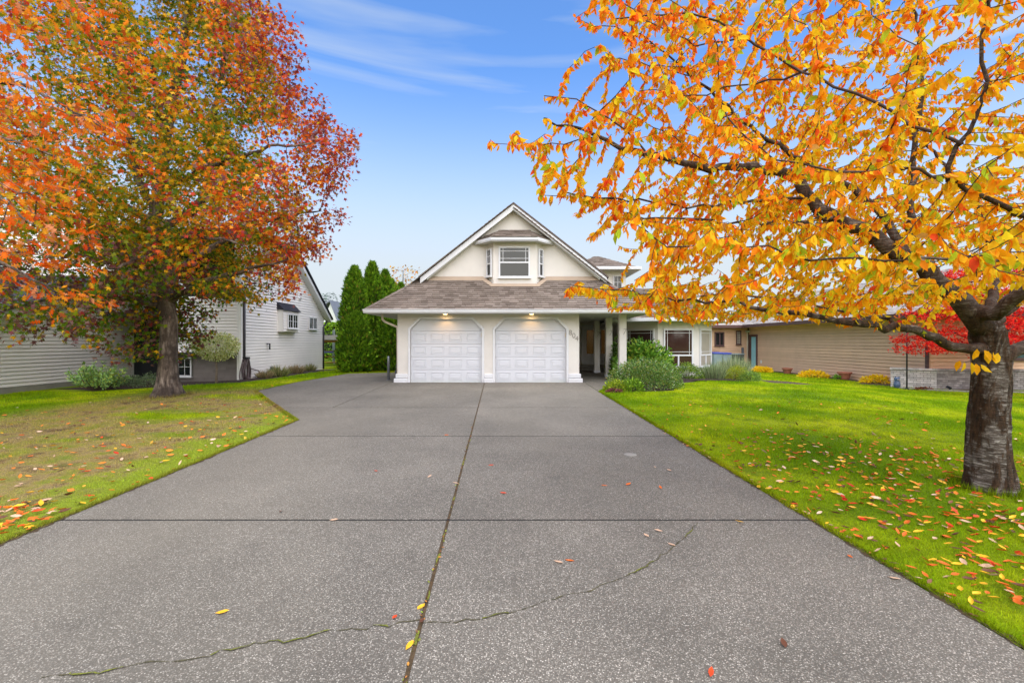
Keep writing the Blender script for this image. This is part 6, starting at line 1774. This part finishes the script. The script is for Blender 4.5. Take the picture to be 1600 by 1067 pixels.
# bins and the heat pump at the far corner
def on_rear(px): return (px - 800) / F_PX * 30.2
for k, (px, wd_, lid, lab) in enumerate(((1119, .45, 'blue', 'grey bin with blue lid half hidden by the bow window corner'), (1133, .6, 'blue', 'pale grey bin with blue lid behind the lavender'))):
    X = on_rear(px); z = gz(X, 30.2); b = empty('wheelie_bin', (X, 30.2, z), lab, 'bin', 'bins by the tan house')
    v = [(-.24, -.28, .06), (.24, -.28, .06), (.24, .28, .06), (-.24, .28, .06), (-.30, -.34, .95), (.30, -.34, .95), (.30, .34, .95), (-.30, .34, .95)]
    MB().hexa([(X + a, 30.2 + c, z + d_) for a, c, d_ in v]).build('bin_body', M['bin_side'], b, bevel=.03)
    MB().hexa([(X + a * 1.12, 30.2 + c * 1.12, z + d_) for a, c, d_ in [(-.3, -.34, .952), (.3, -.34, .952), (.3, .34, .952), (-.3, .34, .952), (-.26, -.30, 1.05), (.26, -.30, 1.05), (.26, .32, 1.08), (-.26, .32, 1.08)]]).build('lid', M['blue'], b, bevel=.02)
    for s1 in (-.26, .26): MB().tube([(X + s1 - .03, 30.5, z + .1), (X + s1 + .03, 30.5, z + .1)], .1, 12).build('wheel', M['black_metal'], b)
X = on_rear(1149); z = gz(X, 30.2); hp = empty('heat_pump', (X, 30.2, z), 'dark slatted heat pump unit against the tan rear wall', 'heat pump')
MB().box(X - .42, X + .42, 29.85, 30.6, z + .05, z + .98).build('casing', M['grey_plastic'], hp, bevel=.02)
for k in range(9): MB().box(X - .40 + k * .09, X - .36 + k * .09, 29.82, 29.848, z + .1, z + .92).build('slat', M['black_metal'], hp)
MB().box(X - .45, X + .45, 29.8, 30.65, z + .981, z + 1.02).build('top_panel', M['bin_side'], hp, bevel=.01)
# ------------------------------------------------------------------ grass blades
rg = np.random.default_rng(90)
DRV = [(-4.1, -3), (2.92, -3), (2.45, 12.9), (3.35, 15.1), (4.3, 16.6), (4.4, 22), (-3.8, 22), (-3.8, 20.4), (-6.9, 19.2), (-7.15, 15.1), (-7.25, 12.9), (-5.2, 10.15), (-4.1, 8.72)]
BEDS = [[(-15.2, 14.2), (-13.4, 13.9), (-12.0, 14.5), (-10.6, 15.2), (-9.2, 15.4), (-8.9, 17), (-8.8, 20), (-8.4, 23.2), (-9.9, 24), (-9.95, 16.4), (-12.6, 16.6), (-14.9, 18)],
        [(2.75, 12.75), (3.6, 12.7), (4.6, 12.9), (5.2, 14.6), (6.6, 15.7), (8.6, 15.9), (9.2, 17.5), (7.2, 18.4), (4.4, 18.0), (3.95, 16.2), (3.1, 14.4)],
        [(8.8, 15.6), (9.8, 15.7), (11.2, 16.6), (10.6, 17.6), (9.2, 17.2)],
        [(14.6, 19.5), (15.6, 17.9), (17.4, 16.3), (19.0, 15.9), (30, 15.9), (30, 40), (15.7, 40), (15.6, 20)],
        [(-30, 10), (-15.05, 10), (-15.05, 18), (-9.9, 16.5), (-9.9, 24), (-9.9, 40), (-30, 40)],
        [(4.4, 16), (8.2, 17), (8.2, 30), (4.4, 30)]]
def lawn_mask(x, y):
    ok = ~inpoly(x, y, DRV)
    for b_ in BEDS: ok &= ~inpoly(x, y, b_)
    ok &= (x - GX0) ** 2 + (y - GY0) ** 2 > .45 ** 2
    ok &= (x - CX) ** 2 + (y - CY) ** 2 > .30 ** 2
    return ok
B1 = np.array([(0, .5, 0), (0, -.5, 0), (1, 0, 0)], float)
allV, allC = [], []
for y0, y1, dens, hh, ww in ((.6, 1.9, 2600, .036, .006), (1.9, 4.2, 9000, .034, .0042), (4.2, 7, 5200, .038, .0055), (7, 11, 2400, .042, .009), (11, 17, 1000, .046, .015), (17, 32, 320, .055, .03)):
    xm = 1.30 * y1 + 4.5
    n_ = int(dens * 2 * xm * (y1 - y0)); X = rg.uniform(-xm, xm, n_); Y = rg.uniform(y0, y1, n_)
    inside = np.abs(X) < 1.2 * Y + .5                         # thinner beyond the edges of the view
    k = lawn_mask(X, Y) & (np.abs(X) < 1.3 * Y + 4.5) & (inside | (rg.random(n_) < np.clip(1400 / dens, .12, .8))); X, Y = X[k], Y[k]; n_ = len(X)
    thin = (X < -4) & (X > -10.5) & (Y < 13)                  # the worn lawn on the left
    k = ~thin | (rg.random(n_) < .62); X, Y = X[k], Y[k]; n_ = len(X)
    p0 = np.stack([X, Y, g(X, Y) - .004], 1)
    clump = 1 + .45 * wob(np.stack([X * 3, Y * 3, X * 0], 1), 1.0, 6)
    h = hh * rg.uniform(.45, 1.45, n_) * np.clip(clump, .4, 1.7); h[(X < -4) & (Y < 10)] *= .75
    a = rg.uniform(0, 6.283, n_); ln = rg.uniform(.2, 1.1, n_)
    d_ = np.stack([np.cos(a) * ln, np.sin(a) * ln, np.ones(n_)], 1); d_ /= np.linalg.norm(d_, axis=1, keepdims=True)
    b2 = rg.uniform(0, 6.283, n_); s_ = np.stack([np.cos(b2), np.sin(b2), np.zeros(n_)], 1) * (ww * rg.uniform(.6, 1.4, n_) * .5)[:, None]
    allV.append(np.stack([p0 + s_, p0 - s_, p0 + d_ * h[:, None]], 1).reshape(-1, 3))
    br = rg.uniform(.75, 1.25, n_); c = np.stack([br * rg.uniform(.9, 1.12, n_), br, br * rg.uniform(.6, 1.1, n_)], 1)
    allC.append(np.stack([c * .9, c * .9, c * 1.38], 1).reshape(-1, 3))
# longer blades hang over both edges of the drive
for ex_pts, sgn in (([(xr(1.8), 1.8), (xr(12.8), 12.8)], -1), ([(-4.1, 2.6), (-4.1, 8.7), (-5.2, 10.15), (-7.25, 12.9)], 1)):
    for a_, b_ in zip(ex_pts[:-1], ex_pts[1:]):
        ln_ = math.hypot(b_[0] - a_[0], b_[1] - a_[1]); n_ = int(ln_ * 1500); t_ = rg.random(n_)
        X = a_[0] + (b_[0] - a_[0]) * t_ - sgn * np.abs(rg.normal(0, .03, n_)) + sgn * .012 * wob(np.stack([t_ * ln_ * 6, t_ * 0, t_ * 0], 1), 1.0, 4); Y = a_[1] + (b_[1] - a_[1]) * t_
        p0 = np.stack([X, Y, g(X, Y) + .004], 1); h = rg.uniform(.025, .07, n_); d_ = np.stack([sgn * rg.uniform(-.3, 1.4, n_), rg.normal(0, .5, n_), np.ones(n_) * .8], 1); d_ /= np.linalg.norm(d_, axis=1, keepdims=True)
        a2 = rg.uniform(0, 6.283, n_); s_ = np.stack([np.cos(a2), np.sin(a2), a2 * 0], 1) * (.003 * (.6 + Y / 6))[:, None]
        allV.append(np.stack([p0 + s_, p0 - s_, p0 + d_ * h[:, None]], 1).reshape(-1, 3)); br = rg.uniform(.5, 1.1, n_); c = np.stack([br * 1.1, br, br * .8], 1); allC.append(np.repeat(c[:, None], 3, axis=1).reshape(-1, 3))
# rough uncut grass round the feet of the trunks and posts
for tx, ty, tr_, nb in ((CX, CY, .22, 900), (GX0, GY0, .42, 800)):
    a2 = rg.uniform(0, 6.283, nb); rr_ = tr_ + np.abs(rg.normal(0, .07, nb)); X = tx + rr_ * np.cos(a2); Y = ty + rr_ * np.sin(a2)
    p0 = np.stack([X, Y, g(X, Y) - .003], 1); h = rg.uniform(.04, .12, nb); d_ = np.stack([rg.normal(0, .35, nb), rg.normal(0, .35, nb), np.ones(nb)], 1); d_ /= np.linalg.norm(d_, axis=1, keepdims=True)
    b2 = rg.uniform(0, 6.283, nb); s_ = np.stack([np.cos(b2), np.sin(b2), b2 * 0], 1) * (.0035 if ty < 8 else .006)
    allV.append(np.stack([p0 + s_, p0 - s_, p0 + d_ * h[:, None]], 1).reshape(-1, 3)); br = rg.uniform(.45, .95, nb); allC.append(np.repeat(np.stack([br, br, br * .8], 1)[:, None], 3, axis=1).reshape(-1, 3))
V = np.concatenate(allV); C = np.concatenate(allC)
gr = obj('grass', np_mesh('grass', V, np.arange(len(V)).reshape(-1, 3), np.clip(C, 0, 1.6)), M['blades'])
tag(gr, 'short green grass growing over both lawns', 'grass', kind='stuff')

# ------------------------------------------------------------------ fallen leaves
rg = np.random.default_rng(61)
LIT = {'orange': lin([(222, 110, 40), (232, 134, 46)]), 'yellow': lin([(236, 180, 44), (220, 166, 60)]), 'red': lin([(216, 74, 34), (196, 56, 30)]),
       'brown': lin([(104, 66, 48), (126, 84, 62)]), 'pale tan': lin([(206, 170, 140), (224, 190, 164)])}
CURL = T([(0, 0, .10), (.3, .20, .16), (.3, 0, .03), (.3, -.20, .12), (.65, .20, .14), (.65, 0, .02), (.65, -.20, .10), (1, 0, .14)], LEAF_OVAL[1])
lit_mesh = {}
for cn, pl in LIT.items():
    for tn, tp in (('oval', CURL), ('lobed', (LEAF_STAR[0] * np.array([1, 1, 1]) + np.array([0, 0, .06]), LEAF_STAR[1]))):
        V, Fs, C = scatter(tp[0], tp[1], np.zeros((1, 3)), np.eye(3)[None], np.ones((1, 1)), pl[:1], .10)
        me = np_mesh('fallen_leaf', V, Fs, C); me.materials.append(M['litter']); lit_mesh[cn, tn] = me
def drop(x, y, z, size, cn, tn, label, group, flat=1.0):
    o = bpy.data.objects.new('fallen_leaf', lit_mesh[cn, tn]); COL.objects.link(o)
    o.location = (x, y, z); o.rotation_euler = (rg.normal(0, .22) * flat, rg.normal(0, .22) * flat, rg.uniform(0, 6.28)); o.scale = (size, size * rg.uniform(.75, 1.1), size * rg.uniform(.6, 1.6) * flat)
    tag(o, label, 'leaf', group)
def spread(n, xr_, yr_, dens):
    out = np.zeros((0, 2))
    while len(out) < n:
        m = 4000; X = rg.uniform(*xr_, m); Y = rg.uniform(*yr_, m); k = lawn_mask(X, Y) & (rg.random(m) < dens(X, Y)) & (np.abs(X) < 1.16 * Y)
        out = np.concatenate([out, np.stack([X[k], Y[k]], 1)])
    return out[:n]
names = list(LIT)
def where(x, y):
    if x < 0:
        if y < 4.8: return 'in the near corner'
        return 'along the drive' if x > -5.1 else 'on the worn patch'
    if x - xr(y) < .45: return 'close along the drive edge'
    if math.hypot(x - CX, y - CY) < 1.2: return 'around the foot of the cherry trunk'
    return 'nearest the camera in the open grass' if y < 3.5 else 'in the open grass left of the cherry' if x < CX - 1 else 'in the grass beside the cherry'
R_ = spread(980, (2.6, 9), (2.3, 11), lambda x, y: np.clip(1.25 - np.hypot(x - 4.0, (y - 3.4) * .8) / 3.2, .035, 1) * np.clip((x - 2.2) / 1.2, .1, 1))
order = np.argsort(R_[:, 1]); R_ = R_[order]
wts = np.array([.40, .20, .10, .17, .13])
small = []
for i, (x, y) in enumerate(R_):
    cn = names[rg.choice(5, p=wts)]; z = gz(x, y) + rg.uniform(.012, .034)
    if i < 190: drop(x, y, z, rg.uniform(.05, .09), cn, 'oval', cn + ' fallen leaf on the right lawn ' + where(x, y), cn + ' fallen leaves on the right lawn')
    else: small.append((x, y, z, cn))
L_ = spread(300, (-12, -4.1), (3.6, 14), lambda x, y: np.clip(1.3 - (y - 3.6) / 7, .15, 1) * np.clip(1.2 - (-4.1 - x) / 5, .25, 1))
corner = spread(60, (-5.2, -4.15), (3.6, 4.6), lambda x, y: np.clip(1.3 - np.hypot(x + 4.4, y - 3.9), .1, 1))
L_ = np.concatenate([corner, L_]); L_ = L_[np.argsort(L_[:, 1])]
for i, (x, y) in enumerate(L_):
    cn = names[rg.choice(5, p=[.36, .2, .12, .1, .22])]; z = gz(x, y) + rg.uniform(.018, .036); tn = 'lobed' if rg.random() < .4 else 'oval'
    if i < 80: drop(x, y, z, rg.uniform(.06, .11), cn, tn, cn + ' ' + ('lobed ' if tn == 'lobed' else 'oval ') + 'fallen leaf on the left lawn ' + where(x, y), cn + ' fallen leaves on the left lawn')
    else: small.append((x, y, z, cn))
sx = np.array([(a, b_, c) for a, b_, c, _ in small]); n_ = len(sx)
cc = np.array([LIT[d_][rg.integers(2)] for *_, d_ in small])
dd = rg.normal(size=(n_, 3)); dd[:, 2] *= .2
lm = leaf_mesh('leaf_litter', CURL, sx, dd, rg.uniform(.055, .10, n_), cc * rg.uniform(.8, 1.2, (n_, 1)), M['litter'], None, up=np.tile([0, 0, 1.0], (n_, 1)) + rg.normal(0, .2, (n_, 3)), roll=.2)
tag(lm, 'smaller fallen leaves scattered over the far lawns', 'leaves', kind='stuff')
# single leaves on the drive, where the photograph has them
ON = [(880, 884, 'pale tan', 'pale curled leaf beside the red-orange leaf in mid drive'), (898, 881, 'orange', 'red-orange leaf lying beside the pale curled leaf in mid drive'), (359, 959, 'yellow', 'lone yellow leaf on the near left slab'), (1228, 1019, 'brown', 'thin brown leaf on the near right slab'),
      (1022, 831, 'pale tan', 'pale leaf just beyond the curved crack on the right'), (1014, 843, 'pale tan', 'small pale leaf by the curved crack, nearer the camera'), (1056, 857, 'pale tan', 'pale leaf lying right on the curved crack'), (1163, 820, 'yellow', 'tan-yellow leaf just below the cross joint at right'),
      (1034, 767, 'orange', 'orange leaf on the right slab short of the round cap'), (1042, 736, 'pale tan', 'pink-tan leaf right of the round cap'), (1025, 733, 'pale tan', 'tiny pale leaf left of the pink-tan leaf'), (978, 761, 'orange', 'orange leaf in a line of two, right one, on far slab'), (939, 761, 'orange', 'orange leaf in the middle of the right far slab'),
      (772, 729, 'red', 'small red leaf right of the long joint, farther one'), (792, 774, 'red', 'small red leaf right of the long joint, nearer one'), (707, 756, 'pale tan', 'pale leaf just left of the long joint'), (668, 749, 'pale tan', 'pale leaf on the left slab, left of joint leaf'), (584, 738, 'red', 'tiny red leaf far left on the slab'),
      (694, 682, 'orange', 'orange leaf on the middle cross joint'), (529, 815, 'pale tan', 'pale leaf lying in the near cross joint'), (441, 801, 'brown', 'brown scrap leaf above the near cross joint at left'), (660, 972, 'brown', 'brown leaf caught where crack and long joint meet'), (646, 1006, 'yellow', 'yellow leaf wedged in the long joint'), (652, 958, 'yellow', 'small yellow leaf in the long joint above the crack'),
      (620, 966, 'red', 'tiny red leaf left of the long joint near the crack'), (1324, 871, 'orange', 'orange scrap near the right edge of the drive'), (1409, 910, 'pale tan', 'pale rosy leaf on the right drive edge'), (1218, 781, 'orange', 'orange leaf at the right drive edge beyond the joint'), (1110, 1065, 'red', 'reddish leaf at the very bottom of the drive'), (856, 605, 'orange', 'orange scrap before the right garage door')]
for px, py, cn, lab in ON:
    x, y = gpt(px, py); drop(x, y, -.0235 * (15.1 - y) + TOP + .006, .052 if 'tiny' in lab or 'scrap' in lab else .078, cn, 'oval', lab, 'leaves on the drive', .45)
# litter along the drive's right edge
E_ = np.array([(xr(y) + rg.normal(.02, .03), y) for y in rg.uniform(2.3, 12.5, 130)]); n_ = len(E_)
dd = rg.normal(size=(n_, 3)); dd[:, 2] *= .2
lm = leaf_mesh('leaf_litter', CURL, np.column_stack([E_, g(E_[:, 0], E_[:, 1]) + .024]), dd, rg.uniform(.03, .06, n_), pick(lin([(150, 90, 60), (190, 120, 60), (120, 80, 60), (200, 160, 130)]), n_, None, .15, rg), M['litter'], None, up=np.tile([0, 0, 1.0], (n_, 1)), roll=.3)
tag(lm, 'brown leaf scraps collected along the right drive edge', 'leaves', kind='stuff')
# bits of leaf caught in the long joint
yy = rg.uniform(2.1, 9, 120); n_ = len(yy)
dd = rg.normal(size=(n_, 3)); dd[:, 2] *= .2; dd[:, 1] += 1.2
lm = leaf_mesh('leaf_litter', CURL, np.column_stack([xc(yy) + rg.normal(0, .007, n_), yy, g(xc(yy), yy) + TOP + .001]), dd, rg.uniform(.012, .034, n_), pick(lin([(150, 96, 50), (190, 130, 60), (110, 80, 50), (140, 150, 50)]), n_, None, .15, rg), M['litter'], None, up=np.tile([0, 0, 1.0], (n_, 1)), roll=.3)
tag(lm, 'crumbs of dry leaf packed in the long joint down the drive', 'leaves', kind='stuff')
